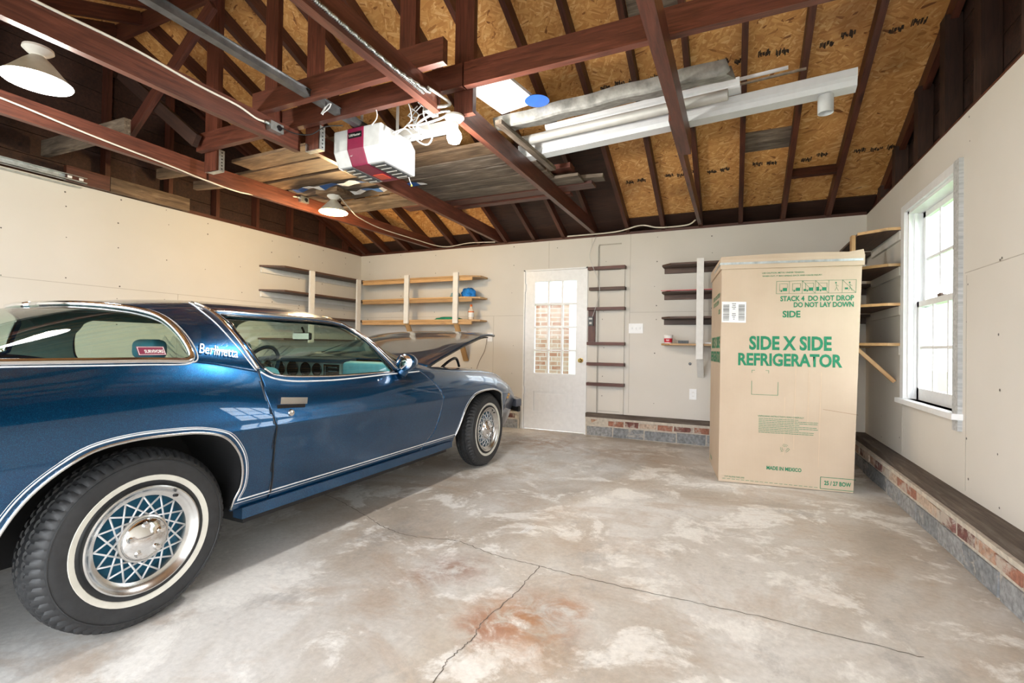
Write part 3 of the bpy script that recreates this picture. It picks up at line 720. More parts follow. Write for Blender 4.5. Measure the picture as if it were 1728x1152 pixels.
ZT_T=[(-1.28,.93),(-1.0,1.0),(-.85,1.015),(-.7,1.04),(-.4,1.095),(-.15,1.175),(.1,1.235),(.4,1.273),(.8,1.287),(1.1,1.285),(1.28,1.265),(1.42,1.215),(1.62,1.105),(1.85,1.0),(2.0,.945),(2.15,.935),(2.5,.905),(2.9,.875),(3.2,.84),(3.4,.765),(3.55,.66),(3.68,.54)]
DB_T=[(-1.28,.10),(-.6,.13),(0,.115),(.5,.10),(1.6,.10),(2.2,.13),(3.0,.16),(3.4,.12),(3.68,.05)]
ZL_T=[(-1.28,.42),(-.6,.36),(-.3,.32),(.3,.31),(2.3,.30),(2.5,.30),(3.2,.27),(3.45,.29),(3.68,.36)]
N_T=[(-1.28,3.),(1.9,3.4),(2.3,2.6),(3.7,2.4)]
M_T=[(-1.28,1.8),(-.8,1.6),(-.3,1.45),(1.9,1.45),(2.3,1.7),(3.7,2.)]
ZC_T=[(-1.28,.66),(0,.675),(1.4,.672),(2.6,.655),(3.2,.60),(3.68,.44)]
D_LOW=[(0,.095),(.3,.062),(.6,.038),(.85,.018),(.96,.005),(1,0.)]
D_UP=[(0,0.),(.06,.03),(.2,.07),(.4,.19),(.7,.5),(.9,.82),(1.,1.)]
# v in [0,1]: low side; [1,2]: crease->belt; [2,3]: belt->centre
def S(y,v):
    W=interp(W_T,y);zb=interp(ZB_T,y);zc=min(interp(ZC_T,y),zb-.03);zl=interp(ZL_T,y);db=interp(DB_T,y)
    if v<=1:
        return (W-interp(D_LOW,v),y,zl+(zc-zl)*v)
    if v<=2:
        t=v-1
        return (W-db*interp(D_UP,t),y,zc+(zb-zc)*t)
    th=(v-2)*math.pi/2
    xb=W-db;zt=max(interp(ZT_T,y),zb+.004);n=interp(N_T,y);m=interp(M_T,y)
    c=max(math.cos(th),0.)
    return (xb*c**(2/n) if c>1e-9 else 0.,y,zb+(zt-zb)*math.sin(th)**(2/m))
CX, CY = -2.87, 1.05                      # car origin on the floor below the rear axle
def W3(p, sx=1): return Vector((CX + sx * p[0], CY + p[1], p[2]))
def Sn(y, v, off=0.0, sx=1):
    p = Vector(S(y, v)); e = .004
    a = Vector(S(y + e, v)) - Vector(S(y - e, v)); b_ = Vector(S(y, min(v + e, 3))) - Vector(S(y, max(v - e, 0)))
    n = a.cross(b_)
    if n.length > 1e-12:
        n.normalize()
        if n.x < 0 and abs(n.x) > .02: n = -n
        elif n.z < 0: n = -n
    else: n = Vector((0, 0, 1))
    return W3(p + n * off, sx)
def sdf(poly):
    P = [(p[0], p[1] * .42) for p in poly]; n = len(P)
    def f(y, v):
        v = v * .42; d = 1e9; inside = False; j = n - 1
        for i in range(n):
            x1, y1 = P[j]; x2, y2 = P[i]
            ex, ey = x2 - x1, y2 - y1; wx, wy = y - x1, v - y1
            t = max(0, min(1, (wx * ex + wy * ey) / (ex * ex + ey * ey + 1e-12)))
            q = (wx - ex * t) ** 2 + (wy - ey * t) ** 2
            if q < d: d = q
            if (y1 > v) != (y2 > v) and y < (x2 - x1) * (v - y1) / (y2 - y1) + x1: inside = not inside
            j = i
        d = math.sqrt(d); return d if inside else -d
    return f
def crv(pts, n=6): return [(p.x, p.y) for p in smooth_path([(a, b_, 0) for a, b_ in pts], n)]
def frange(a, b_, st): n = max(1, round((b_ - a) / st)); return [a + (b_ - a) * i / n for i in range(n + 1)]
def vrows(v0, v1, st=.02):
    r = set()
    for q in frange(v0, v1, st): r.add(round(q, 4))
    if v1 > 2.9:
        for k in range(14):
            x = .32 * (1 - k / 14); q = 2 + 2 / PI * math.acos(x ** 1.7)
            if q < v1: r.add(round(q, 4))
    return sorted(r)
def panel(name, ys, vs, keep, mat, parent, sides=(1, -1), off=0.0, thick=0.0, xf=None):
    bm = bmesh.new()
    F = [[keep(y, v) for v in vs] for y in ys]
    cache = {}
    def vert(key, y, v, sx):
        k = (key, sx)
        if k not in cache:
            p = Sn(y, v, off, sx)
            if v > 2.9999: p.x = CX
            if xf: p = xf @ p
            cache[k] = bm.verts.new(p)
        return cache[k]
    for i in range(len(ys) - 1):
        for j in range(len(vs) - 1):
            cs = [(i, j), (i + 1, j), (i + 1, j + 1), (i, j + 1)]
            fv = [F[a][b_] for a, b_ in cs]
            if max(fv) <= 0: continue
            for sx in sides:
                poly = []
                for k in range(4):
                    a, b_ = cs[k], cs[(k + 1) % 4]; fa, fb = fv[k], fv[(k + 1) % 4]
                    if fa > 0: poly.append(vert(a, ys[a[0]], vs[a[1]], sx))
                    if (fa > 0) != (fb > 0):
                        t = fa / (fa - fb); t = min(.97, max(.03, t))
                        key = (a, b_) if a < b_ else (b_, a)
                        poly.append(vert(key, ys[a[0]] + (ys[b_[0]] - ys[a[0]]) * t, vs[a[1]] + (vs[b_[1]] - vs[a[1]]) * t, sx))
                if len(poly) >= 3:
                    if sx > 0: poly = poly[::-1]
                    try: bm.faces.new(poly[::-1])
                    except ValueError: pass
    if len(sides) == 2: bmesh.ops.remove_doubles(bm, verts=[v for v in bm.verts if abs(v.co.x - CX) < 1e-4], dist=1e-4)
    o = finish(name, bm, mat, parent, smooth=True)
    if thick:
        m = o.modifiers.new('thick', 'SOLIDIFY'); m.thickness = thick; m.offset = -1
    return o
car = thing('car', 'dark metallic blue two-door coupe with raised hood and wire-style whitewall wheels', 'car', (CX, CY, 0))
RARCH = crv([(-.43, -.3), (-.41, .15), (-.384, .404), (-.336, .680), (-.264, .90), (-.18, 1.046), (-.072, 1.101), (.048, 1.101), (.18, 1.066), (.284, .954), (.356, .752), (.390, .532), (.396, .294), (.375, .10), (.37, -.3)], 5)
FARCH = crv([(2.19, -.3), (2.235, .037), (2.275, .312), (2.325, .70), (2.40, .95), (2.52, 1.09), (2.65, 1.16), (2.784, 1.165), (2.90, 1.05), (2.985, .83), (3.06, .55), (3.10, .30), (3.12, -.3)], 5)
DREAR = crv([(.508, 2.05), (.502, 1.9), (.492, 1.65), (.506, 1.3), (.528, .991), (.545, .55), (.562, .2), (.566, -.3)], 5)
DFRONT = crv([(1.80, -.3), (1.81, .06), (1.908, .349), (1.95, .70), (1.95, .991), (1.895, 1.5), (1.80, 2.0), (1.785, 2.06)], 5)
DOOR = DREAR + DFRONT
DGLASS = [(.468, 2.60)] + crv([(.480, 2.50), (.470, 2.42), (.492, 2.264), (.528, 2.10), (.60, 2.012), (.72, 2.008)], 5) + [(1.044, 2.008), (1.50, 2.008)] + crv([(1.50, 2.02), (1.435, 2.25), (1.375, 2.48), (1.315, 2.60)], 4) + [(1.20, 2.61), (.98, 2.607), (.67, 2.605)]
BACKL = crv([(-.60, 2.08), (-.5, 2.03), (-.24, 2.018), (-.06, 2.012), (.13, 2.014), (.188, 2.05), (.204, 2.147), (.195, 2.40), (.18, 2.55), (.140, 2.65), (.08, 2.75), (.03, 2.87), (.0, 3.02)], 6) + [(-.84, 3.02), (-.80, 2.7), (-.73, 2.35), (-.66, 2.15)]
WSH = crv([(1.60, 2.08), (1.50, 2.30), (1.435, 2.50), (1.375, 2.66), (1.335, 2.8), (1.31, 3.02)], 5) + [(2.02, 3.02), (1.98, 2.75), (1.90, 2.5), (1.78, 2.25), (1.68, 2.10)]
fR, fF, fD, fG, fB, fW = sdf(RARCH), sdf(FARCH), sdf(DOOR), sdf(DGLASS), sdf(BACKL), sdf(WSH)
def left_of(curve):
    """signed distance-like: positive on the tail side of a door cut"""
    def f(y, v):
        best = None
        for (y0, v0), (y1, v1) in zip(curve[:-1], curve[1:]):
            if min(v0, v1) <= v <= max(v0, v1):
                t = (v - v0) / (v1 - v0) if v1 != v0 else 0; best = y0 + (y1 - y0) * t
        if best is None: best = curve[0][0] if abs(v - curve[0][1]) < abs(v - curve[-1][1]) else curve[-1][0]
        return best - y
    return f
lDF = left_of(DFRONT)
G = .0035
HV = 2.34; HY0, HY1 = 1.98, 3.38
def k_shell(y, v):
    k = min(-fR(y, v), -fD(y, v) - G, -fG(y, v), -fB(y, v), -fW(y, v))
    if y > 1.6: # stop at the fender seam and cowl
        if v < 2.06: k = min(k, lDF(y, v) - G)
        else: k = min(k, 1.99 - y)
    return k
ysB = sorted(set([round(q, 4) for q in frange(-1.28, -.5, .045) + frange(-.5, .62, .014) + frange(.62, 1.28, .04) + frange(1.28, 2.0, .02)]))
panel('body_shell', ysB, vrows(0, 3, .022), k_shell, M['paint'], car, thick=.010)
ysD = sorted(set([round(q, 4) for q in frange(.45, .64, .012) + frange(.64, 1.74, .04) + frange(1.74, 1.97, .012)]))
door_r = panel('door_skin', ysD, vrows(0, 2.08, .025), lambda y, v: min(fD(y, v) - G, 2.06 - v, -fG(y, v) + 0), M['paint'], car, sides=(1,), thick=.010)
door_l = panel('door_skin', ysD, vrows(0, 2.08, .05), lambda y, v: min(fD(y, v) - G, 2.06 - v, -fG(y, v)), M['paint'], car, sides=(-1,), thick=.010)
NOSE = crv([(3.06, -.2), (3.08, .3), (3.12, .8), (3.17, 1.2), (3.22, 1.6), (3.26, 2.0), (3.33, 2.2), (3.37, 2.5), (3.39, 3.02)], 4)
lN = left_of(NOSE)
ysF = sorted(set([round(q, 4) for q in frange(1.76, 2.0, .02) + frange(2.0, 2.2, .03) + frange(2.2, 3.14, .016) + frange(3.14, 3.6, .03)]))
def k_fender(y, v):
    k = min(-fF(y, v), lN(y, v) - .002)
    k = min(k, -lDF(y, v) - G) if v < 2.06 else min(k, y - 1.995)
    if HY0 < y < HY1: k = min(k, (HV - v) * .4)
    return k
for sx in (1, -1): panel('front_fender', ysF, vrows(0, 3, .025), k_fender, M['paint'], car, sides=(sx,), thick=.008)
ysN = frange(3.04, 3.68, .02)
M['nose'] = plain('grey blue bumper skin', (.10, .11, .14), .35, .1, .6)
nose = panel('front_bumper', ysN, vrows(0, 3, .04), lambda y, v: -lN(y, v) - .002, M['nose'], car, thick=.006)
# nose cap and valance point
bm = bmesh.new()
sec = [W3(S(3.675, v)) for v in vrows(0, 3, .1)] + [W3(S(3.675, v), -1) for v in reversed(vrows(0, 3, .1))]
ctr = bm.verts.new(W3((0, 3.74, .44))); vs_ = [bm.verts.new(p) for p in sec]
for a, b_ in zip(vs_, vs_[1:] + vs_[:1]):
    if (a.co - b_.co).length > 1e-5: bm.faces.new((a, b_, ctr))
bmesh.ops.recalc_face_normals(bm, faces=bm.faces)
finish('bumper_cap', bm, M['black'], nose, smooth=True)
for sx in (1, -1):   # protruding bumper wedge with black guard
    prism('bumper_guard', [(CX + sx * .60, CY + 3.60), (CX + sx * .885, CY + 3.36), (CX + sx * .90, CY + 3.46), (CX + sx * .66, CY + 3.74)], 'Z', .455, .535, M['nose'], nose, bevel=.012)
    prism('bumper_guard', [(CX + sx * .70, CY + 3.56), (CX + sx * .90, CY + 3.385), (CX + sx * .90, CY + 3.44), (CX + sx * .72, CY + 3.63)], 'Z', .405, .455, M['black'], nose, bevel=.006)
# hood: the same skin swung up about its rear edge
hinge = Vector((CX, CY + 1.99, .925)); HA = math.radians(17.7)
HX = Matrix.Translation(hinge) @ Matrix.Rotation(HA, 4, 'X') @ Matrix.Translation(-hinge)
hood = panel('hood', frange(1.99, 3.40, .04), vrows(HV, 3, .025), lambda y, v: min(v - HV - .004, y - 1.985, 3.335 + .05 * (v - HV) - y), M['paint'], car, thick=.012, xf=HX)
ins = panel('hood_underside', frange(2.03, 3.27, .08), vrows(HV + .06, 3, .06), lambda y, v: 1, M['black'], hood, off=-.035, thick=.01, xf=HX)
lip = [HX @ Sn(y, HV + .01, -.012) for y in frange(2.0, 3.34, .06)]
bm = bmesh.new(); tube_bm(bm, lip, .011, 8); tube_bm(bm, [HX @ Sn(y, HV + .01, -.012, -1) for y in frange(2.0, 3.34, .06)], .011, 8)
tube_bm(bm, [HX @ Sn(3.33 + .05 * (v - HV), v, -.012) for v in vrows(HV, 3, .05)] + [HX @ Sn(3.33 + .05 * (v - HV), v, -.012, -1) for v in reversed(vrows(HV, 3, .05))], .012, 8)
finish('hood_edge', bm, M['blackgloss'], hood, smooth=True)
pieces('hood_latch', [(W3((.40, 3.12, 1.10)), W3((.46, 3.18, 1.16))), (W3((-.46, 3.12, 1.10)), W3((-.40, 3.18, 1.16)))], M['black'], hood)
# hood hinge arm
tube('hood_hinge', [W3((.66, 2.30, .86)), W3((.68, 2.42, .93)), W3((.67, 2.55, .95)), W3((.66, 2.62, .88))], .012, M['blackgloss'], car)
tube('hood_hinge', [W3((-.66, 2.30, .86)), W3((-.68, 2.42, .93)), W3((-.67, 2.55, .95)), W3((-.66, 2.62, .88))], .012, M['blackgloss'], car)
# glass
gl = panel('windshield', ysF and sorted(set([round(q, 4) for q in frange(1.28, 2.04, .02)])), vrows(2.06, 3, .02), lambda y, v: fW(y, v) + .012, M['glass'], car, off=-.006)
panel('rear_window', frange(-.86, .24, .02), vrows(2.0, 3, .02), lambda y, v: fB(y, v) + .012, M['glass'], car, off=-.006)
for sx in (1, -1): panel('side_window', frange(.45, 1.54, .02), vrows(1.96, 2.66, .015), lambda y, v: fG(y, v) + .012, M['glass'], car, sides=(sx,), off=-.008)
panel('headliner', frange(-.95, 1.98, .05), vrows(2.04, 3, .04), lambda y, v: min(-fG(y, v) - .01, -fB(y, v) - .01, -fW(y, v) - .01), M['liner'], car, off=-.028)
# bright mouldings and pinstripes
def on(pts, off, sx=1, n=1): return [Sn(a, b_, off, sx) for a, b_ in (crv(pts, n) if n > 1 else pts)]
def dens(pts, st=.03):
    out = []
    for (a, b_), (c, d_) in zip(pts[:-1], pts[1:]):
        n = max(1, int(max(abs(c - a), abs(d_ - b_) * .4) / st))
        for k in range(n): out.append((a + (c - a) * k / n, b_ + (d_ - b_) * k / n))
    return out + [pts[-1]]
def trimtube(name, pts, r, mat, parent, off=.002, sides=(1, -1), closed=False):
    for sx in sides:
        bm = bmesh.new(); tube_bm(bm, [Sn(a, b_, off, sx) for a, b_ in pts], r, 6, closed)
        o = finish(name, bm, mat, parent, smooth=True)
    return o
def offset_poly(pts, d):
    out = []
    for i, p in enumerate(pts):
        a = pts[max(0, i - 1)]; b_ = pts[min(len(pts) - 1, i + 1)]
        tx, ty = b_[0] - a[0], (b_[1] - a[1]) * .38; L = math.hypot(tx, ty) or 1
        out.append((p[0] - ty / L * d, p[1] + tx / L * d / .38))
    return out
bl = [p for p in BACKL if p[1] < 2.99 or p[0] > -.1]
i0 = min(range(len(BACKL)), key=lambda i: abs(BACKL[i][0] + .6) + abs(BACKL[i][1] - 2.08))
edge = dens([p for p in BACKL[i0:] if p[1] <= 3.0 and p[0] > -.62 or p[0] > -.01][:60])
edge = dens([(-.66, 2.15), (-.60, 2.08)] + BACKL[1:-5])
edge = [(a, min(b_, 3.0)) for a, b_ in edge]
trimtube('rear_window_moulding', edge, .0135, M['chrome'], car, .002)
trimtube('pinstripe', offset_poly([e for e in edge if e[1] < 2.72], .022)[::-1] if False else offset_poly([e for e in edge if e[1] < 2.72], -.024), .0030, M['stripe'], car, .001)
trimtube('rear_window_moulding', [(a, min(b_, 3.)) for a, b_ in dens([(-.84, 3.0), (-.80, 2.7), (-.73, 2.35), (-.66, 2.15)])], .009, M['chrome'], car)
# side window: bright drip rail, pillar moulding, belt moulding
gtop = [p for p in DGLASS]
trimtube('drip_moulding', dens([(.44, 2.645), (.67, 2.645), (.98, 2.647), (1.20, 2.650), (1.31, 2.64), (1.40, 2.50), (1.46, 2.30), (1.545, 2.04), (1.58, 1.99)]), .008, M['chrome'], car, .004)
trimtube('pillar_moulding', dens(crv([(.44, 2.78), (.445, 2.645), (.440, 2.48), (.448, 2.36), (.468, 2.22), (.500, 2.06)], 4)), .009, M['chrome'], car, .003)
trimtube('window_seal', dens(DGLASS + [DGLASS[0]]), .006, M['blackgloss'], car, -.001)
trimtube('belt_moulding', dens(crv([(.535, 2.085), (.60, 2.0), (.72, 1.992), (.90, 1.99)], 5) + [(1.2, 1.99), (1.50, 1.992)]), .006, M['chrome'], car, .003)
trimtube('windshield_moulding', [(a, min(b_, 3.)) for a, b_ in dens(WSH[:-5])], .009, M['chrome'], car, .002)
trimtube('windshield_moulding', [(a, min(b_, 3.)) for a, b_ in dens(WSH[-5:] + [WSH[0]])], .007, M['blackgloss'], car, .002)
trimtube('pinstripe', dens(crv([(.512, 2.02), (.545, 1.95), (.60, 1.91), (.756, 1.885), (1.128, 1.905), (1.60, 1.955), (1.78, 1.99)], 5)), .0045, M['stripe'], car, .001)
trimtube('pinstripe', dens(crv([(.44, 2.80), (.40, 2.645), (.40, 2.48), (.415, 2.34), (.45, 2.18), (.492, 2.03)], 4)), .003, M['stripe'], car, .001)
ra = dens([p for p in RARCH if p[1] > .02]); fa = dens([p for p in FARCH if p[1] > .05])
trimtube('wheel_arch_lip', ra, .006, M['alu'], car, 0); trimtube('wheel_arch_lip', fa, .006, M['alu'], car, 0)
trimtube('pinstripe', [p for p in offset_poly(ra, .020) if p[1] > .12], .0030, M['stripe'], car, .001)
trimtube('pinstripe', [p for p in offset_poly(ra, .028) if p[1] > .12], .0016, M['stripe'], car, .001)
trimtube('pinstripe', [p for p in offset_poly(fa, .018) if p[1] > .12], .0026, M['stripe'], car, .001)
trimtube('pinstripe', dens([(.395, .125), (2.235, .155)]), .0038, M['stripe'], car, .001)
trimtube('pinstripe', dens([(.385, .085), (2.225, .115)]), .0018, M['stripe'], car, .001)
trimtube('door_gap', dens([p for p in DREAR if .0 <= p[1] <= 2.05]), .003, M['black'], car, -.004, sides=(1,))
# door handle and lock
hp = [Sn(.545, 1.46, .016), Sn(.70, 1.44, .016)]
han = beam('door_handle', hp[0], hp[1], .020, .032, M['chrome'], door_r, up=(0, 0, 1), bevel=.007)
beam('handle_recess', Sn(.54, 1.36, .0015), Sn(.70, 1.345, .0015), .004, .016, M['blackgloss'], door_r, up=(0, 0, 1), bevel=.001)
lathe('door_lock', [(0, .008), (.008, .008), (.015, .005), (.017, 0), (.017, -.01), (0, -.01)], M['chrome'], door_r, 20, 'X', Sn(.612, 1.22, .002))
# mirror
mc = Sn(1.53, 2.03, .085); mc.z += .045
bm = bmesh.new(); lathe_bm(bm, [(0, .085), (.02, .08), (.045, .055), (.062, .015), (.066, -.02), (.062, -.032), (0, -.030)], 24, 'Y')
for v in bm.verts: v.co.x *= 1.05; v.co.z *= .88
mir = finish('door_mirror', bm, M['paint'], car, smooth=True, mw=Matrix.Translation(mc), angle=.7)
bm = bmesh.new(); lathe_bm(bm, [(0, -.0335), (.056, -.0335), (.060, -.030)], 24, 'Y')
for v in bm.verts: v.co.x *= 1.05; v.co.z *= .88
finish('mirror_glass', bm, M['chrome'], mir, smooth=True, mw=Matrix.Translation(mc))
bm = bmesh.new(); a, b_ = Sn(1.55, 1.93, .01), mc + Vector((-.02, .02, -.03))
tube_bm(bm, [a + (b_ - a) * t / 5 for t in range(6)], lambda t: .040 - .012 * t, 14); finish('mirror_stalk', bm, M['paint'], mir, smooth=True)
# scripts, badge, marker lamp, sticker
def on_surf(y, v, off=.003, sx=1):
    p = Sn(y, v, off); ty = (Sn(y + .03, v, off) - Sn(y - .03, v, off)).normalized(); tv = (Sn(y, v + .03, off) - Sn(y, v - .03, off)).normalized()
    n = ty.cross(tv).normalized(); up = n.cross(ty)
    return Matrix.Translation(p) @ Matrix(((ty.x, up.x, n.x), (ty.y, up.y, n.y), (ty.z, up.z, n.z))).to_4x4()
text('script_emblem', 'Berlinetta', .175, .050, M['silver'], on_surf(.325, 2.205, .004), car, .0, shear=.45)
text('fender_badge', 'CAMARO', .125, .022, M['alu'], on_surf(2.12, .84, .003), car, .02)
ml = on_surf(3.115 + .03, .93, .003)
bm = bmesh.new(); box_bm(bm, (-.030, -.030, -.003), (.030, .030, .003)); mk = finish('marker_lamp', bm, M['blackgloss'], car, mw=ml)
for dz in (-.014, .014):
    bm = bmesh.new(); box_bm(bm, (-.026, dz - .011, .002), (.026, dz + .011, .007)); finish('amber_lens', bm, M['amber'], mk, mw=ml, bevel=.002)
st = on_surf(.055, 2.155, .006)
bm = bmesh.new(); box_bm(bm, (-.048, -.020, 0), (.048, .020, .001)); sk = finish('window_sticker', bm, M['maroon'], car, mw=st)
bm = bmesh.new()
for q in (((-.046, -.018), (.046, -.0165)), ((-.046, .0165), (.046, .018)), ((-.046, -.018), (-.044, .018)), ((.044, -.018), (.046, .018))): box_bm(bm, (q[0][0], q[0][1], .001), (q[1][0], q[1][1], .0014))
finish('sticker_border', bm, M['paper'], sk, mw=st)
text('sticker_text', 'SURVIVORS', .066, .015, M['paper'], st @ Matrix.Translation((.008, -.003, .0016)), sk, .03)
# interior --------------------------------------------------------------
pieces('floor_pan', [(W3((-.80, -1.1, .24)), W3((.80, -.47, .46))), (W3((-.52, -.47, .24)), W3((.52, .44, .42))), (W3((-.84, .44, .235)), W3((.84, 2.15, .30))), (W3((-.52, 2.15, .24)), W3((.52, 3.3, .40)))], M['black'], car)
pieces('rocker_panel', [(W3((.80, .42, .262)), W3((.862, 2.20, .312))), (W3((-.862, .42, .262)), W3((-.80, 2.20, .312)))], M['paint'], car, bevel=.01)
box('engine_block', W3((-.30, 2.35, .40)), W3((.30, 3.0, .68)), M['grille'], car, .02); box('radiator', W3((-.52, 3.2, .35)), W3((.52, 3.3, .70)), M['grille'], car, .01)
box('firewall', W3((-.70, 2.12, .40)), W3((.70, 2.16, .84)), M['grille'], car, .005); box('battery', W3((.35, 2.9, .5)), W3((.55, 3.1, .74)), M['grille'], car, .01)
lathe('air_cleaner', [(0, .10), (.05, .10), (.20, .08), (.21, .06), (.21, 0), (0, 0)], M['blackgloss'], car, 32, 'Z', W3((0, 2.65, .69)))
def well(name, poly, sx):
    bm = bmesh.new(); prev = None
    pts = [p for p in poly if p[1] > -.05]
    R = []
    for (y, v) in pts:
        a = Vector(S(y, max(v, 0))); R.append((bm.verts.new(W3((a.x - .012, a.y, a.z), sx)), bm.verts.new(W3((.55, a.y, a.z + .0), sx))))
    for a, b_ in zip(R[:-1], R[1:]): bm.faces.new((a[0], a[1], b_[1], b_[0]))
    bm.faces.new([r[1] for r in R])
    finish(name, bm, M['black'], car, smooth=False)
for sx in (1, -1): well('wheel_well', RARCH, sx); well('wheel_well', FARCH, sx)
def soft(name, lo, hi, mat, parent, b=.05, rot=None, seg=3):
    c = (Vector(lo) + Vector(hi)) / 2; bm = bmesh.new(); box_bm(bm, Vector(lo) - c, Vector(hi) - c)
    bmesh.ops.bevel(bm, geom=list(bm.edges), offset=b, segments=seg, affect='EDGES', profile=.5)
    mw = Matrix.Translation(W3(c)) @ (rot or Matrix())
    return finish(name, bm, mat, parent, smooth=True, mw=mw, angle=1.0)
for x in (-.38, .38):
    s_ = soft('seat_cushion', (x - .25, .88, .34), (x + .25, 1.40, .54), M['interior2'], car)
    soft('seat_back', (x - .25, .72, .50), (x + .25, .86, .93), M['interior2' if x > 0 else 'interior'], car, rot=Matrix.Rotation(.22, 4, 'X'))
    soft('head_restraint', (x - .12, .64, .95), (x + .12, .74, 1.07), M['interior'], car, .04)
soft('rear_seat', (-.50, -.18, .44), (.50, .28, .62), M['interior'], car); soft('rear_seat_back', (-.50, -.34, .50), (.50, -.16, .93), M['interior'], car)
boxes('parcel_shelf', [(W3((-.62, -.80, .88)), W3((.62, -.30, .90)))], M['carpet'], car)
prism('dashboard', [(CY + 1.76, .52), (CY + 1.70, .72), (CY + 1.71, .915), (CY + 1.75, .935), (CY + 1.93, .905), (CY + 2.05, .55)], 'X', CX - .72, CX + .72, M['interior'], car, bevel=.012)
fas = boxes('instrument_panel', [(W3((-.66, 1.685, .74)), W3((.20, 1.715, .915)))], M['dash'], car, bevel=.01)
prism('dash_pad', [(CY + 1.65, .915), (CY + 1.66, .945), (CY + 1.82, .955), (CY + 1.82, .92)], 'X', CX - .68, CX + .22, M['carpet'], car, bevel=.006)
for gx, gr in ((-.58, .050), (-.44, .052), (-.30, .058), (-.16, .050), (-.04, .045)):
    g_ = lathe('gauge', [(0, .0), (gr, .0), (gr + .006, -.010), (gr, -.012), (gr - .004, -.004), (0, -.003)], M['blackgloss'], fas, 28, 'Y', W3((gx, 1.683, .860)))
boxes('radio', [(W3((.03, 1.675, .80)), W3((.18, 1.687, .905)))], M['blackgloss'], fas, bevel=.004)
boxes('radio_face', [(W3((.045, 1.672, .81)), W3((.055, 1.676, .895))), (W3((.08, 1.672, .88)), W3((.17, 1.676, .886))), (W3((.08, 1.672, .85)), W3((.17, 1.676, .856)))], M['alu'], fas)
soft('glove_box', (.22, 1.66, .66), (.66, 1.76, .93), M['interior2'], car, .03)
sw = W3((-.38, 1.44, .86)); rm = Matrix.Translation(sw) @ Matrix.Rotation(-.42, 4, 'X')
bm = bmesh.new(); tube_bm(bm, [(.185 * math.cos(a), 0, .185 * math.sin(a)) for a in [2 * PI * k / 36 for k in range(36)]], .014, 10, True)
swh = finish('steering_wheel', bm, M['carpet'], car, smooth=True, mw=rm)
bm = bmesh.new()
for a in (0, PI, 1.5 * PI): tube_bm(bm, [(0, .02, 0), (.18 * math.cos(a), .0, .18 * math.sin(a))], .012, 8)
lathe_bm(bm, [(0, -.01), (.05, -.005), (.055, .03), (.03, .25), (0, .25)], 20, 'Y')
finish('steering_spokes', bm, M['grille'], swh, smooth=True, mw=rm)
rv = W3((0.02, 1.36, 1.165))
mrr = soft('rear_view_mirror', (-.09, 1.485, 1.085), (.09, 1.51, 1.14), M['blackgloss'], car, .012)
box('mirror_face', W3((-.08, 1.482, 1.091)), W3((.08, 1.486, 1.134)), M['chrome'], mrr)
tube('mirror_arm', [W3((0, 1.51, 1.125)), W3((.01, 1.50, 1.15)), W3((.02, 1.475, 1.175))], .008, M['blackgloss'], mrr)
soft('sun_visor', (.15, 1.08, 1.215), (.48, 1.22, 1.232), M['interior2'], car, .008)
# clear film draped over the driver's seat and wheel
bm = bmesh.new(); rr = random.Random(5); nx, ny = 12, 18; g2 = []
for i in range(nx):
    row = []
    for j in range(ny):
        u = i / (nx - 1); t = j / (ny - 1)
        x = -.60 + .48 * u; y = .80 + .74 * t
        z = 1.06 - .02 * t - .24 * math.sin(PI * t) * (.6 + .4 * math.sin(3 * u)) + .018 * rr.gauss(0, 1)
        row.append(bm.verts.new(W3((x, y, z))))
    g2.append(row)
for i in range(nx - 1):
    for j in range(ny - 1): bm.faces.new((g2[i][j], g2[i + 1][j], g2[i + 1][j + 1], g2[i][j + 1]))
finish('seat_film', bm, M['plastic'], car, smooth=False)
# tail, hidden from the photograph's side but part of the car
bm = bmesh.new()
sec = [W3(S(-1.28, v)) for v in vrows(0, 3, .1)] + [W3(S(-1.28, v), -1) for v in reversed(vrows(0, 3, .1))]
ctr = bm.verts.new(W3((0, -1.30, .66))); vs_ = [bm.verts.new(p) for p in sec]
for a, b_ in zip(vs_, vs_[1:] + vs_[:1]):
    if (a.co - b_.co).length > 1e-5: bm.faces.new((a, b_, ctr))
bmesh.ops.recalc_face_normals(bm, faces=bm.faces); tail = finish('tail_panel', bm, M['paint'], car, smooth=True)
pieces('tail_lamp', [(W3((.42, -1.32, .66)), W3((.76, -1.285, .80))), (W3((-.76, -1.32, .66)), W3((-.42, -1.285, .80)))], M['red'], tail, bevel=.01)
boxes('rear_bumper', [(W3((-.84, -1.36, .46)), W3((.84, -1.27, .58)))], M['nose'], car, bevel=.03)
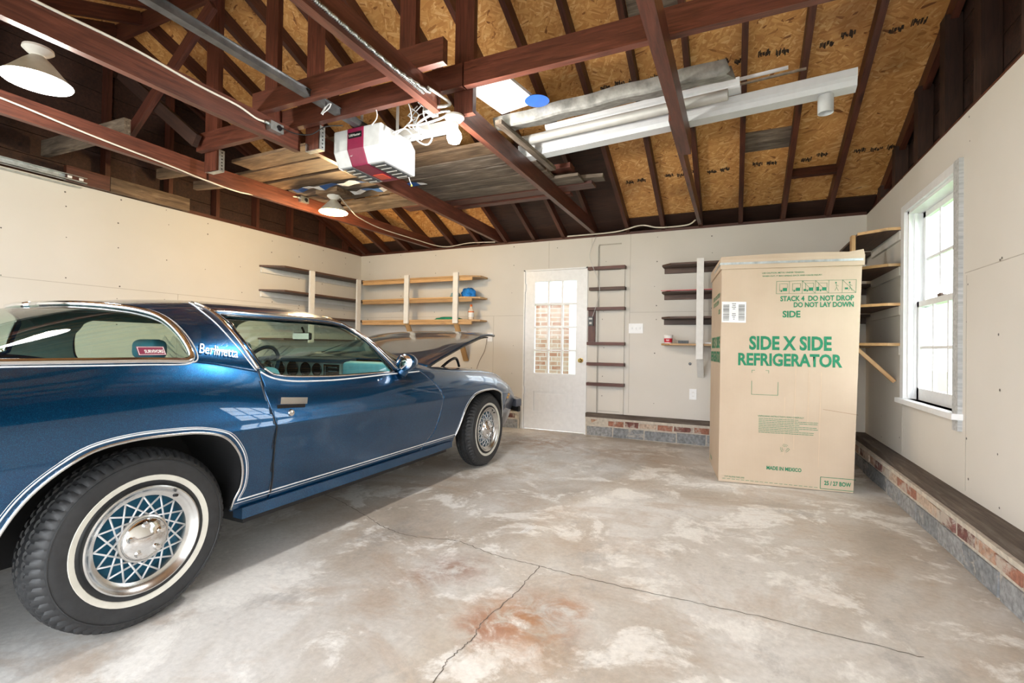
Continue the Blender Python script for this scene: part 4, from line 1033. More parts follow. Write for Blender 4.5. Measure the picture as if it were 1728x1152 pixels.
# wheels ------------------------------------------------------------------
TR, TW = .326, .170
def wheel(x, y, sx):
    c = W3((x, y + .014, TR - .002)); xo = TW / 2
    NS = 252
    half = [(.190, xo - .02), (.215, xo - .006), (.25, xo), (.275, xo - .002), (.298, xo - .009), (.310, xo - .020), (.318, xo - .031), (.3235, xo - .043), (.325, xo - .052), (.318, xo - .055), (.318, xo - .059), (.3255, xo - .062), (.328, .006), (.321, .003)]
    prof = [(r, -h) for r, h in half] + half[::-1]
    def grooves(r, h, k):
        if r > .308 and abs(h) > .030: return r - (.007 if (k + int(abs(h) * 60)) % 4 == 0 else 0)
        if r > .324: return r - (.005 if (k + int(h * 300)) % 4 == 0 else 0)
        return r
    bm = bmesh.new(); lathe_bm(bm, [(r, h * sx) for r, h in prof], NS, 'X', fn=grooves)
    bmesh.ops.recalc_face_normals(bm, faces=bm.faces)
    ty = finish('tire', bm, M['rubber'], car, smooth=True, mw=Matrix.Translation(c), angle=.5)
    ps = c + Vector((sx * xo, 0, 0))
    def L(name, prof, mat, seg=64, ang=.6):
        return lathe(name, [(r, h * sx) for r, h in prof], mat, ty, seg, 'X', ps, ang)
    L('whitewall', [(.2125, -.0070), (.2145, -.0038), (.2325, -.0002), (.2345, -.005)], M['whitewall'])
    L('sidewall_rib', [(.283, -.006), (.285, -.0015), (.288, -.0025), (.290, -.008)], M['rubber'])
    L('rim', [(.193, -.030), (.196, -.008), (.194, .002), (.189, .004), (.184, .000), (.178, -.006), (.174, -.012), (.164, -.018), (.155, -.022), (.148, -.040), (.146, -.062)], M['alu'], 72)
    L('rim_recess', [(.185, -.10), (.152, -.085), (.146, -.060), (.10, -.055), (.0, -.055)], M['wheelblue'], 48)
    L('hub_ring', [(.088, -.056), (.088, -.022), (.084, -.014), (.078, -.012), (.074, -.02)], M['alu'], 48)
    L('center_cap', [(.077, -.02), (.076, -.010), (.070, -.002), (.048, .002), (.036, .008), (.018, .014), (0, .015)], M['chrome'], 40, .9)
    bm = bmesh.new(); N = 16
    for k in range(N):
        a0 = 2 * PI * k / N
        for s2 in (1, -1):
            a1 = a0 + s2 * 2 * PI * 1.5 / N
            p0 = ps + Vector((-.024 * sx, .153 * math.cos(a0), .153 * math.sin(a0))); p1 = ps + Vector((-.020 * sx, .085 * math.cos(a1), .085 * math.sin(a1)))
            tube_bm(bm, [p0, p1], .0034, 6)
    finish('wire_spokes', bm, M['silver'], ty, smooth=True)
    for k in range(5):
        a0 = 2 * PI * k / 5 + .4; lathe('lug_nut', [(0, .014 * sx), (.009, .012 * sx), (.0115, .002 * sx), (.0115, -.004)], M['chrome'], ty, 12, 'X', ps + Vector((0, .054 * math.cos(a0), .054 * math.sin(a0))), .7)
    tube('valve_stem', [ps + Vector((-.005 * sx, .166 * math.cos(.95), .166 * math.sin(.95))), ps + Vector((.012 * sx, .169 * math.cos(.95), .169 * math.sin(.95)))], .006, M['blackgloss'], ty, 8, 2)
    return ty
for y in (0, 2.743):
    for sx in (1, -1): wheel(sx * (.893 - TW / 2), y, sx)
bx = box('shock_sleeve', W3((.62, .06, .655)), W3((.68, .18, .685)), M['paper'], car); box('red_tag', W3((.681, .09, .66)), W3((.684, .125, .685)), M['redp'], bx)

# =================================================================== THINGS IN THE ROOM
# ------------------------------------------------------------------ lamps
def lamp_mat_light(name, loc, power, col, parent, size=.05):
    ld = bpy.data.lights.new(name, 'POINT'); ld.energy = power; ld.color = col; ld.shadow_soft_size = size
    o = bpy.data.objects.new(name, ld); o.location = loc; link(o, parent); return o
def shaded_lamp(x, y, z, R, hot, label, power, col, tilt=None, drop=.13):
    t = thing('ceiling_lamp', label, 'lamp', (x, y, z))
    T = Matrix.Translation((x, y, z)) @ (tilt or Matrix()) 
    def part(name, prof, mat, par, seg=36, ang=.7):
        bm = bmesh.new(); lathe_bm(bm, prof, seg, 'Z'); return finish(name, bm, mat, par, smooth=True, mw=T, angle=ang)
    part('ceramic_holder', [(0, 0), (.062, 0), (.064, -.012), (.050, -.026), (.030, -.040), (.028, -.060), (0, -.060)], M['ceramic'], t)
    sh = part('reflector_shade', [(.030, -.045), (.038, -.052), (.060, -.075), (R * .72, -drop), (R, -drop - .045), (R - .003, -drop - .045), (R * .72 - .003, -drop + .004), (.058, -.078), (.030, -.050)], M['shade'], t)
    part('lit_bulb', [(0, -.060), (.020, -.062), (R * .70 - .01, -drop - .01), (R * .975, -drop - .044), (R * .96, -drop - .052), (R * .5, -drop - .066), (0, -drop - .070)], hot, t)
    p = T @ Vector((0, 0, -drop - .13)); lamp_mat_light('lamp_light', p, power, col, t); return t
shaded_lamp(-3.33, 1.22, 2.585, .145, M['hot_white'], 'big lit saucer lamp at the upper left edge', LAMP_NEAR, (1.0, .95, .86))
shaded_lamp(-3.66, 3.60, 2.545, .140, M['hot_warm'], 'warm glowing cone lamp below the stored planks', LAMP_WARM, (1.0, .68, .34), drop=.12)
t = thing('bulb_fixture', 'bare glaring white bulb in a round porcelain holder at the centre post', 'lamp', (-1.55, 2.47, 2.45))
lathe('ceramic_holder', [(0, .0), (.058, .0), (.060, -.012), (.046, -.028), (.026, -.040), (.024, -.055), (0, -.055)], M['ceramic'], t, 32, 'Z', (-1.55, 2.47, 2.448))
lathe('lit_bulb', [(0, -.05), (.018, -.052), (.022, -.075), (.042, -.105), (.046, -.130), (.034, -.158), (0, -.170)], M['hot_white'], t, 28, 'Z', (-1.55, 2.47, 2.448))
lamp_mat_light('lamp_light', (-1.55, 2.47, 2.245), LAMP_CENTRE, (1.0, .96, .90), t, .045)
o = box('lamp_backing_board', (-3.80, 3.50, 2.548), (-3.52, 3.70, 2.592), M['tanwood'], bevel=.003); tag(o, 'small stained board that the warm cone lamp hangs from', 'board')

# ------------------------------------------------------------------ garage door opener
ox0, ox1, oy0, oy1, oz0, oz1 = -2.655, -2.225, 2.60, 3.00, 2.345, 2.595
op = thing('garage_door_opener', 'white and maroon garage door opener housing hanging among the joists', 'door opener', (-2.44, 2.8, oz0))
def opsec(x0, x1, name, mat, g=0.0, y1=oy1):
    poly = [(oy0 - g, oz1), (oy0 - g, oz0 + .10), (oy0 + .05, oz0 - g), (y1, oz0 - g), (y1 + g, oz0 + .05), (y1 + g, oz1 - .05), (y1 - .06, oz1)]
    return prism(name, poly, 'X', x0, x1, mat, op, bevel=.012)
opsec(ox0, ox0 + .14, 'light_cover', M['opwhite']); opsec(ox1 - .16, ox1, 'light_cover', M['opwhite'])
opsec(ox0 + .13, ox1 - .15, 'center_band', M['maroon'], .004)
pieces('lens_panel', [((ox0 + .02, oy0 + .07, oz0 - .006), (ox0 + .12, oy1 - .03, oz0 + .004)), ((ox1 - .14, oy0 + .07, oz0 - .006), (ox1 - .02, oy1 - .03, oz0 + .004))], M['grille'], op, bevel=.003)
pieces('lens_rib', [((ox0 + .035, oy0 + .10 + .06 * i, oz0 - .009), (ox0 + .105, oy0 + .115 + .06 * i, oz0 - .005)) for i in range(5)] + [((ox1 - .125, oy0 + .10 + .06 * i, oz0 - .009), (ox1 - .035, oy0 + .108 + .06 * i, oz0 - .005)) for i in range(5)], M['palegrey'], op)
bt = boxes('warning_label', [((ox0 + .16, oy0 + .24, oz0 - .0075), (ox1 - .18, oy0 + .34, oz0 - .003))], M['red'], op)
boxes('name_plate', [((ox0 + .145, oy0 - .008, oz0 + .175), (ox1 - .165, oy0 - .003, oz0 + .215))], M['blackgloss'], op, bevel=.001)
text('name_lettering', 'LiftMaster', .105, .018, M['palegrey'], Matrix.Translation(((ox0 + ox1) / 2 - .01, oy0 - .009, oz0 + .195)) @ Matrix.Rotation(PI / 2, 4, 'X'), op, .02)
text('band_marks', 'HD', .022, .016, M['paper'], Matrix.Translation((ox0 + .160, oy0 + .018 - .006, oz0 + .066 - .006)) @ Matrix.Rotation(PI / 4 + .35, 4, 'X'), op, .03)
cord = tube('pull_cord', [(-2.27, 2.98, oz0), (-2.262, 2.985, oz0 - .03), (-2.25, 2.99, oz0 - .06)], .003, M['wirew'], op, 6)
lathe('cord_tip', [(0, .014), (.004, .012), (.008, 0), (0, -.002)], plain('yellow tip', (.7, .6, .1), .5), op, 12, 'Z', (-2.249, 2.99, oz0 - .072))
tr = thing('opener_rail', 'long dark steel rail running from the opener towards the camera', 'rail', (-2.44, .8, 2.61))
boxes('rail', [((-2.465, YF + .02, 2.600), (-2.415, 2.72, 2.604)), ((-2.465, YF + .02, 2.604), (-2.461, 2.72, 2.640)), ((-2.419, YF + .02, 2.604), (-2.415, 2.72, 2.640)), ((-2.475, YF + .02, 2.636), (-2.461, 2.72, 2.640)), ((-2.419, YF + .02, 2.636), (-2.405, 2.72, 2.640))], M['railsteel'], tr)
ch = []
for i in range(90): y = YF + .1 + i * .04; ch.append(((-2.448, y, 2.643), (-2.440, y + .028, 2.652)))
boxes('drive_chain', ch, M['black'], tr)
hg = thing('opener_hanger', 'perforated pale angle iron strut crossing behind the opener', 'strut', (-2.4, 2.95, 2.63))
boxes('angle_iron', [((-2.66, 2.86, 2.605), (-1.80, 2.864, 2.650)), ((-2.66, 2.864, 2.646), (-1.80, 2.90, 2.650))], M['palegrey'], hg)
lathe('strut_pipe', [(0, 0), (.032, 0), (.032, .82), (0, .82)], M['pvc'], hg, 20, 'X', (-2.66, 2.96, 2.636))
pieces('hanger_strap', [((-2.28, 2.83, 2.60), (-2.255, 2.833, 2.90)), ((-2.62, 2.83, 2.60), (-2.595, 2.833, 2.90))], M['palegrey'], hg)

# straps and boxes on the joists
def strap(x, y, label):
    t = tag(boxes('metal_strap', [((x + .028, y - .02, 2.435), (x + .033, y + .025, 2.60)), ((x - .10, y - .02, 2.430), (x + .033, y + .025, 2.4345)), ((x - .105, y - .02, 2.430), (x - .10, y + .025, 2.49))], M['galv']), label, 'strap')
    bm = bmesh.new()
    for i in range(6): lathe_bm(bm, [(0, .0012), (.006, .0012), (.006, 0)], 8, 'X', (x + .0332, y + .003, 2.45 + .026 * i))
    finish('strap_hole', bm, M['black'], t)
strap(-2.695, 2.50, 'bent galvanised strap wrapping the post end beside the opener')
strap(-3.785, 2.50, 'bent galvanised strap wrapping the post end nearest the left wall')
def jbox(x, y, z, s, label):
    t = thing('outlet_box', label, 'junction box', (x, y, z))
    boxes('metal_box', [((x, y - .05, z - .03), (x + .045, y + .05, z + .03))], M['galv'], t, bevel=.003)
    lathe('outlet_face', [(0, .004), (.018, .004), (.020, 0)], M['blackgloss'], t, 20, 'X', (x + .046, y + .015, z))
    lathe('cable_clamp', [(0, 0), (.011, 0), (.011, .03), (0, .03)], M['galv'], t, 12, 'Y', (x + .02, y - .078, z + .01))
jbox(-2.876, 2.27, 2.525, 1, 'metal outlet box on the reddish joist left of the opener')
jbox(-4.10, 3.60, 2.55, 1, 'open metal box on the joist beside the warm cone lamp')
jbox(-1.75, 2.48, 2.53, 1, 'small box among tangled cables left of the bare bulb')
# cables
def cable(pts, r, label, mat='wire', seg=8, n=8, name='cable'):
    return tag(tube(name, pts, r, M[mat], None, seg, n), label, 'cable')
cable([(-2.872, YF + .1, 2.60), (-2.872, .6, 2.585), (-2.872, 1.04, 2.582), (-2.870, 1.4, 2.588), (-2.872, 1.75, 2.566), (-2.870, 2.0, 2.56), (-2.868, 2.13, 2.535), (-2.862, 2.19, 2.535)], .007, 'cream cable stapled along the reddish joist to its outlet box')
cable([(-4.092, YF + .1, 2.56), (-4.092, .8, 2.54), (-4.092, 1.3, 2.535), (-4.095, 1.8, 2.49), (-4.10, 2.3, 2.46), (-4.12, 2.62, 2.442), (-4.14, 3.0, 2.446), (-4.12, 3.4, 2.54), (-4.09, 3.52, 2.56)], .0065, 'cream cable along the joist nearest the left wall')
cable([(-3.60, 3.60, 2.545), (-3.66, 3.85, 2.46), (-3.78, 4.1, 2.46), (-3.92, 4.6, 2.475), (-3.90, 5.2, 2.478), (-3.7, 5.66, 2.44), (-3.3, 5.70, 2.47), (-2.9, 5.68, 2.448)], .006, 'white cable from the warm cone lamp to the back wall')
cable([(-1.9, 5.70, 2.445), (-1.3, 5.68, 2.445), (-1.0, 5.66, 2.49), (-.8, 5.69, 2.455), (-.5, 5.69, 2.455), (-.40, 5.6, 2.48)], .008, 'white cable lying on the back wall above the batten ladder')
cable([(-1.55, 5.745, 2.42), (-1.60, 5.66, 2.2), (-1.56, 5.655, 2.05), (-1.50, 5.655, 1.9), (-1.47, 5.655, 1.75), (-1.50, 5.655, 1.6), (-1.56, 5.68, 1.44)], .003, 'thin white wire drooping down the back wall to the control button', 'wirew')
fx = []
for i in range(220):
    t_ = i / 219; fx.append((-1.600 + .004 * math.sin(i * 1.5), YF + .15 + t_ * 3.13, 2.50 + .02 * math.sin(t_ * 5) + (.03 * (t_ - .9) / .1 if t_ > .9 else 0)))
bm = bmesh.new(); tube_bm(bm, fx, .0085, 8)
for i in range(2, 218, 1):
    pass
fl_c = finish('flexible_conduit', bm, M['galv'], None, smooth=True); tag(fl_c, 'ribbed metal conduit running along the centre joist', 'conduit')
bm = bmesh.new()
for i in range(0, 150):
    y = .55 + i * .0112; tt = (y - YF - .15) / 3.13; lathe_bm(bm, [(.0085, -.002), (.0112, 0), (.0085, .002)], 10, 'Y', (-1.600, y, 2.50 + .02 * math.sin(tt * 5)))
finish('conduit_ribs', bm, M['galv'], fl_c, smooth=True)
cable([(-1.600, 2.26, 2.53), (-1.59, 2.36, 2.535), (-1.55, 2.42, 2.50), (-1.60, 2.38, 2.475), (-1.66, 2.36, 2.48)], .009, 'grey conduit end looping around the joist end at the centre post', 'palegrey')
cable([(-1.58, 2.47, 2.45), (-1.70, 2.60, 2.44), (-1.86, 2.60, 2.47), (-1.92, 2.60, 2.52), (-1.80, 2.60, 2.565), (-1.66, 2.58, 2.55), (-1.72, 2.60, 2.53), (-1.88, 2.60, 2.515), (-2.0, 2.60, 2.53)], .008, 'thick white cable looping from the bare bulb holder', 'wirew')
cable([(-2.12, 2.60, 2.50), (-2.05, 2.60, 2.51), (-2.0, 2.60, 2.50), (-1.90, 2.60, 2.40), (-1.83, 2.60, 2.375), (-1.80, 2.60, 2.42), (-1.83, 2.60, 2.50), (-1.87, 2.60, 2.58), (-1.86, 2.60, 2.66)], .0055, 'white cable hanging in a deep loop beside the opener', 'wirew')
cable([(-2.02, 2.60, 2.72), (-1.98, 2.60, 2.64), (-1.97, 2.60, 2.56), (-2.02, 2.60, 2.52), (-2.10, 2.61, 2.49)], .004, 'thin white wire hanging behind the opener, right one', 'wirew')
cable([(-2.19, 2.45, 2.70), (-2.14, 2.45, 2.60), (-2.13, 2.45, 2.54), (-2.17, 2.45, 2.50)], .0035, 'thin white wire hanging behind the opener, left one', 'wirew')
cable([(-2.42, 2.30, 2.70), (-2.45, 2.30, 2.64), (-2.43, 2.30, 2.60), (-2.46, 2.30, 2.56), (-2.40, 2.30, 2.58), (-2.38, 2.30, 2.61), (-2.42, 2.30, 2.60), (-2.45, 2.30, 2.55)], .0035, 'small curl of loose white wire hanging from the beam over the opener rail', 'wirew')
cable([(-2.83, 2.30, 2.535), (-2.75, 2.35, 2.50), (-2.66, 2.40, 2.50), (-2.58, 2.45, 2.56), (-2.52, 2.55, 2.60)], .004, 'black wire drooping from the outlet box to the opener', 'black')
bm = bmesh.new(); rr = random.Random(3)
for k in range(4): tube_bm(bm, smooth_path([(-1.97 + rr.uniform(-.06, .10), 2.62 + rr.uniform(-.02, .03), 2.66 - .045 * j + rr.uniform(-.02, .02)) for j in range(6)], 6), .004, 6)
tag(finish('cable_tangle', bm, M['wirew'], None, smooth=True), 'tangle of white wires between the opener and the bare bulb', 'cable')

# ------------------------------------------------------------------ stored gutters and sheets on the right
def gutter(name, p0, p1, prof, mat, label, cat):
    """open profile swept straight from p0 to p1"""
    p0, p1 = Vector(p0), Vector(p1); mw = frame_m(p0, p1); L = (p1 - p0).length; bm = bmesh.new()
    A = [bm.verts.new((-L / 2, a, b_)) for a, b_ in prof]; B = [bm.verts.new((L / 2, a, b_)) for a, b_ in prof]
    for i in range(len(prof) - 1): bm.faces.new((A[i], A[i + 1], B[i + 1], B[i]))
    o = finish(name, bm, mat, None, mw=mw); m = o.modifiers.new('t', 'SOLIDIFY'); m.thickness = .003; m.offset = 0
    return tag(o, label, cat)
gp = [(.065, .09), (.058, .082), (.060, .0), (-.035, .0), (-.045, .03), (-.062, .045), (-.070, .085), (-.058, .092)]
gu = gutter('rain_gutter', (-1.60, 3.60, 2.60), (.64, 3.40, 2.62), [(a, b_) for a, b_ in gp], M['pvc'], 'long white vinyl rain gutter with a round outlet, lying across the joists', 'gutter')
lathe('outlet_spout', [(.042, .03), (.042, -.075), (.038, -.075), (.038, .03)], M['pvc'], gu, 28, 'Z', (.49, 3.43, 2.585))
gutter('rain_gutter', (-1.32, 3.46, 2.70), (.02, 3.34, 2.71), [(a * .9, b_ * .6) for a, b_ in gp], M['pvc'], 'shorter white gutter nested on the long one, its ridged side up', 'gutter')
sh = thing('grey_trough', 'mottled grey metal trough with black speckles lying across the joists', 'trough', (-.8, 3.1, 2.62))
prof = [(.12, .075), (.116, .012), (.108, .0), (-.108, .0), (-.116, .012), (-.12, .075)]
bm = bmesh.new(); p0, p1 = Vector((-1.55, 3.13, 2.635)), Vector((-.03, 3.02, 2.645)); L = (p1 - p0).length; rows = []
for i in range(25):
    u = -L / 2 + L * i / 24; rows.append([bm.verts.new((u + (rr.uniform(-.02, .02) if i == 24 else 0), a, b_ + .004 * math.sin(i))) for a, b_ in prof])
for a_, b__ in zip(rows[:-1], rows[1:]):
    for k in range(len(prof) - 1): bm.faces.new((a_[k], a_[k + 1], b__[k + 1], b__[k]))
o = finish('trough_shell', bm, M['greymetal'], sh, smooth=True, mw=frame_m(p0, p1, (0, -.34, 1)), angle=.5); m = o.modifiers.new('t', 'SOLIDIFY'); m.thickness = .004
o = tag(finish('downspout_pipe', (lambda b_: (tube_bm(b_, [(-1.50, 3.34, 2.63), (-.8, 3.29, 2.635), (-.05, 3.23, 2.64)], .034, 18), b_)[1])(bmesh.new()), M['palegrey'], None, smooth=True, angle=1.0), 'pale grey downspout pipe lying between the trough and the white gutter', 'pipe')
tbeam('thin_rod', 'thin pale rod end sticking out above the gutter, upper one', 'rod', (-.2, 3.36, 2.775), (.28, 3.31, 2.775), .016, .016, M['pvc'])
tbeam('thin_rod', 'thin grey rod end sticking out above the gutter, lower one', 'rod', (-.2, 3.42, 2.772), (.38, 3.36, 2.772), .012, .012, M['galv'])
tbeam('foam_sheet', 'white foam sheet leaning up behind the centre post', 'foam sheet', (-1.42, 2.56, 2.70), (-1.34, 2.96, 2.69), .30, .02, M['paper'])
lathe_o = lathe('plastic_lid', [(0, .006), (.075, .006), (.080, 0), (0, 0)], M['bluedisc'], None, 32, 'Z', (-1.18, 2.88, 2.66)); tag(lathe_o, 'round blue plastic lid beside the white foam sheet', 'lid')
tbeam('short_batten', 'short board under the left ends of the stored gutters', 'board', (-1.47, 2.90, 2.585), (-1.42, 3.85, 2.585), .05, .03, M['oldwood'])
# right side hardware
tag(box('wall_pad', (-5.24, 1.2, 2.39), (-5.19, 2.22, 2.393), M['galv']), 'flat metal strip under the track at the left wall', 'strip')
mt = boxes('door_track', [((-5.205, YF + .05, 2.425), (-5.20, 2.24, 2.475)), ((-5.205, YF + .05, 2.47), (-5.165, 2.24, 2.475)), ((-5.205, YF + .05, 2.422), (-5.165, 2.24, 2.427)), ((-5.168, YF + .05, 2.422), (-5.165, 2.24, 2.436))], M['galv'])
tag(mt, 'galvanised overhead door track along the top of the left wall', 'track')
pieces('track_bolt', [((-5.163, 2.10, 2.44), (-5.158, 2.13, 2.46)), ((-5.163, 2.18, 2.44), (-5.158, 2.21, 2.46))], M['paper'], mt)

# ------------------------------------------------------------------ batten ladder, controls, switches
zs = [(2.025, 'top batten of the ladder beside the white door'), (1.775, 'second batten from the top beside the white door'), (1.535, 'third batten from the top, above the control button'),
      (1.115, 'batten below the control button'), (.868, 'second lowest batten beside the white door'), (.625, 'lowest batten beside the white door')]
for i, (z, lb) in enumerate(zs):
    tbeam('wall_batten', lb, 'batten', (-1.625 + (.02 if i == 1 else 0), YB - .045, z), (-1.175, YB - .045, z), .09, .036, M['redbatten' if i != 1 else 'brownshelf'])
fm = thing('ladder_frame', 'white painted upright strips behind the battens beside the door', 'frame', (-1.4, YB, .3))
pieces('upright_strip', [((-1.605, YB - .018, .28), (-1.515, YB - .0005, 2.30)), ((-1.235, YB - .02, .28), (-1.19, YB - .0005, 2.05))], M['dry'], fm)
boxes('recess_edge', [((-1.512, YB - .003, .28), (-1.498, YB - .0004, 2.32)), ((-1.512, YB - .003, 2.31), (-1.235, YB - .0004, 2.325)), ((-1.5, YB - .003, .30), (-1.235, YB - .0004, .305))], M['seam'], fm)
cb = thing('opener_control', 'dark red board carrying a small black wall control beside the door', 'control', (-1.58, YB - .03, 1.33))
beam('backing_board', (-1.578, YB - .035, 1.135), (-1.578, YB - .035, 1.515), .085, .03, M['redbatten'], cb, up=(0, 1, 0))
boxes('control_unit', [((-1.615, YB - .072, 1.33), (-1.555, YB - .05, 1.44))], M['grille'], cb, bevel=.004)
boxes('control_button', [((-1.605, YB - .075, 1.405), (-1.565, YB - .071, 1.425)), ((-1.60, YB - .075, 1.35), (-1.57, YB - .071, 1.375))], M['palegrey'], cb)
def plate(x, z, w, h, label, cat, marks):
    t = thing('wall_plate', label, cat, (x, YB, z))
    boxes('cover_plate', [((x - w / 2, YB - .007, z - h / 2), (x + w / 2, YB, z + h / 2))], M['whitepaint'], t, bevel=.002)
    boxes('toggle' if cat == 'light switch' else 'socket_slot', [((x + a - b_ / 2, YB - (.018 if cat == 'light switch' else .0082), z + c - d_ / 2), (x + a + b_ / 2, YB - .006, z + c + d_ / 2)) for a, b_, c, d_ in marks], M['whitepaint' if cat == 'light switch' else 'seam'], t)
plate(-1.055, 1.30, .165, .115, 'white triple light switch plate on the back wall', 'light switch', [(-.045, .01, 0, .024), (0, .01, 0, .024), (.045, .01, 0, .024)])
so = [(-.007, .003, .022, .012), (.007, .003, .022, .012), (-.007, .003, -.022, .012), (.007, .003, -.022, .012)]
plate(-.415, .56, .075, .118, 'white outlet low on the back wall beside the cardboard box', 'outlet', so)
plate(-2.99, 1.185, .075, .118, 'white outlet on the back wall above the raised hood', 'outlet', so)
plate(-3.41, 1.21, .115, .118, 'white double outlet under the pine shelves', 'outlet', so + [(.035, .022, .0, .04)])
cable([(-3.03, 5.745, 1.16), (-3.05, 5.72, 1.0), (-3.12, 5.70, .85), (-3.2, 5.68, .6)], .0035, 'thin dark cord hanging from the outlet above the hood', 'brownshelf')
o = lathe('wall_plug', [(0, -.014), (.012, -.012), (.016, -.004), (.016, 0)], M['blackgloss'], None, 16, 'Y', (-.45, YB - .001, .90)); tag(o, 'small round dark cap on the back wall under the brown shelves', 'cap')

# ------------------------------------------------------------------ shelving
def shelf_board(poly, z, th, mat, parent, name='shelf'):
    cx = sum(p[0] for p in poly) / len(poly); cy = sum(p[1] for p in poly) / len(poly)
    bm = bmesh.new(); rotated = (max(p[1] for p in poly) - min(p[1] for p in poly)) > (max(p[0] for p in poly) - min(p[0] for p in poly))
    mw = Matrix.Translation((cx, cy, z)) @ (Matrix.Rotation(PI / 2, 4, 'Z') if rotated else Matrix()); inv = mw.inverted()
    A = [bm.verts.new(inv @ Vector((p[0], p[1], z))) for p in poly]; B = [bm.verts.new(inv @ Vector((p[0], p[1], z + th))) for p in poly]; n = len(poly)
    bm.faces.new(A[::-1]); bm.faces.new(B)
    for i in range(n): bm.faces.new((A[i], A[(i + 1) % n], B[(i + 1) % n], B[i]))
    bmesh.ops.recalc_face_normals(bm, faces=bm.faces)
    return finish(name, bm, mat, parent, mw=mw, bevel=.002)
# back wall, left: three pine shelves
u1 = thing('shelf_unit', 'pine shelves with white uprights on the back wall at left', 'shelves', (-4.1, YB, 1.0))
for z in (1.97, 1.69, 1.39):
    shelf_board([(-4.955, YB - .002), (-4.955, 5.46), (-3.22, 5.46), (-3.04, 5.56), (-3.04, YB - .002)], z, .022, M['pine'], u1)
    boxes('cleat', [((-4.955, 5.47, z - .045), (-3.12, 5.49, z - .001))], M['pine'], u1)
for x in (-4.145, -3.35):
    beam('upright', (x, 5.445, 1.36), (x, 5.445, 2.03), .075, .028, M['whitewood'], u1, up=(0, 1, 0))
    beam('bracket', (x, 5.46, 1.38), (x, YB - .01, .86), .07, .028, M['pine'], u1, up=(0, 1, .5))
# left wall: dark shelves
u2 = thing('shelf_unit', 'dark brown shelves with white uprights on the left wall', 'shelves', (XL, 4.7, 1.0))
for z in (1.985, 1.69, 1.395, 1.10):
    shelf_board([(XL + .002, 4.00), (XL + .27, 4.15), (XL + .27, 5.70), (XL + .002, 5.70)], z, .022, M['brownshelf'], u2)
    boxes('cleat', [((XL + .002, 4.02, z - .065), (XL + .022, 5.70, z - .001))], M['whitewood'], u2)
for y in (4.55, 5.40): beam('upright', (XL + .285, y, 1.07), (XL + .285, y, 2.0), .075, .026, M['whitewood'], u2, up=(1, 0, 0))
# back wall, right: dark shelves
u3 = thing('shelf_unit', 'four dark shelves with a white bracket post beside the cardboard box', 'shelves', (-.3, YB, 1.0))
for z, mt_ in ((1.985, 'brownshelf'), (1.685, 'brownshelf'), (1.40, 'brownshelf'), (1.105, 'pine')):
    shelf_board([(-.745, YB - .002), (-.745, 5.60), (-.64, 5.49), (1.17, 5.49), (1.17, YB - .002)], z, .02, M[mt_], u3)
    if z > 1.2: boxes('cleat', [((-.735, YB - .024, z - .06), (1.17, YB - .002, z - .001))], M['brownshelf'], u3)
bm = bmesh.new(); box_bm(bm, (-.74, 5.484, 1.700), (.2, 5.489, 1.7065)); finish('painted_edge', bm, M['redp'], u3)
beam('upright', (-.335, 5.475, .96), (-.335, 5.475, 2.035), .070, .026, M['whitewood'], u3, up=(0, 1, 0))
beam('bracket', (-.335, 5.47, 1.06), (-.335, YB - .01, .76), .065, .024, M['whitewood'], u3, up=(0, 1, .9))
# right wall corner shelves
u4 = thing('shelf_unit', 'dark corner shelves with pale edges between the box and the window', 'shelves', (XR, 5.1, 1.0))
for z, mt_ in ((2.01, 'brownshelf'), (1.73, 'brownshelf'), (1.425, 'brownshelf'), (1.115, 'redbatten')):
    shelf_board([(XR - .002, 4.61), (XR - .10, 4.60), (XR - .27, 4.72), (XR - .27, 5.484), (XR - .002, 5.484)], z, .02, M[mt_], u4)
    bm = bmesh.new()
    for a, b_ in zip([(XR - .002, 4.606), (XR - .10, 4.596), (XR - .274, 4.716)][:-1], [(XR - .002, 4.606), (XR - .10, 4.596), (XR - .274, 4.716)][1:]):
        q = [bm.verts.new((a[0], a[1], z - .001)), bm.verts.new((b_[0], b_[1], z - .001)), bm.verts.new((b_[0], b_[1], z + .021)), bm.verts.new((a[0], a[1], z + .021))]; bm.faces.new(q)
    o = finish('shelf_edge', bm, M['pine'], u4); m = o.modifiers.new('t', 'SOLIDIFY'); m.thickness = .006; m.offset = 0
    boxes('cleat', [((XR - .022, 4.63, z - .07), (XR - .002, 5.484, z - .001))], M['whitewood' if z > 1.9 else 'dry'], u4)
beam('upright', (XR - .285, 4.83, 1.09), (XR - .285, 4.83, 2.03), .028, .07, M['pine'], u4, up=(0, 1, 0))
beam('bracket', (XR - .27, 4.78, 1.10), (XR - .012, 4.78, .83), .035, .028, M['pine'], u4)

# things on the shelves
def lump(name, c, r, mat, label, cat, seed, flat=0.0):
    bm = bmesh.new(); bmesh.ops.create_icosphere(bm, subdivisions=4, radius=1.0); q = random.Random(seed); ph = [q.uniform(0, 6) for _ in range(6)]
    for v in bm.verts:
        p = v.co; k = 1 + .12 * math.sin(4 * p.x + ph[0]) * math.sin(5 * p.y + ph[1]) + .06 * math.sin(9 * p.z + ph[2] + 6 * p.x) + .03 * math.sin(17 * p.y + ph[3])
        v.co = Vector((p.x * r[0] * k, p.y * r[1] * k, max(p.z * r[2] * k, -r[2] * .35)))
    zmin = min(v.co.z for v in bm.verts)
    for v in bm.verts: v.co.z -= zmin
    return tag(finish(name, bm, mat, None, smooth=True, mw=Matrix.Translation(c)), label, cat)
lump('blue_hat', (-3.245, 5.60, 1.7125), (.10, .09, .095), M['blue_cloth'], 'bright blue crumpled hat on the middle pine shelf', 'hat', 1)
lump('cloth', (-3.45, 5.60, 1.7125), (.07, .06, .06), M['teal'], 'grey teal cloth left of the blue hat on the middle pine shelf', 'cloth', 2)
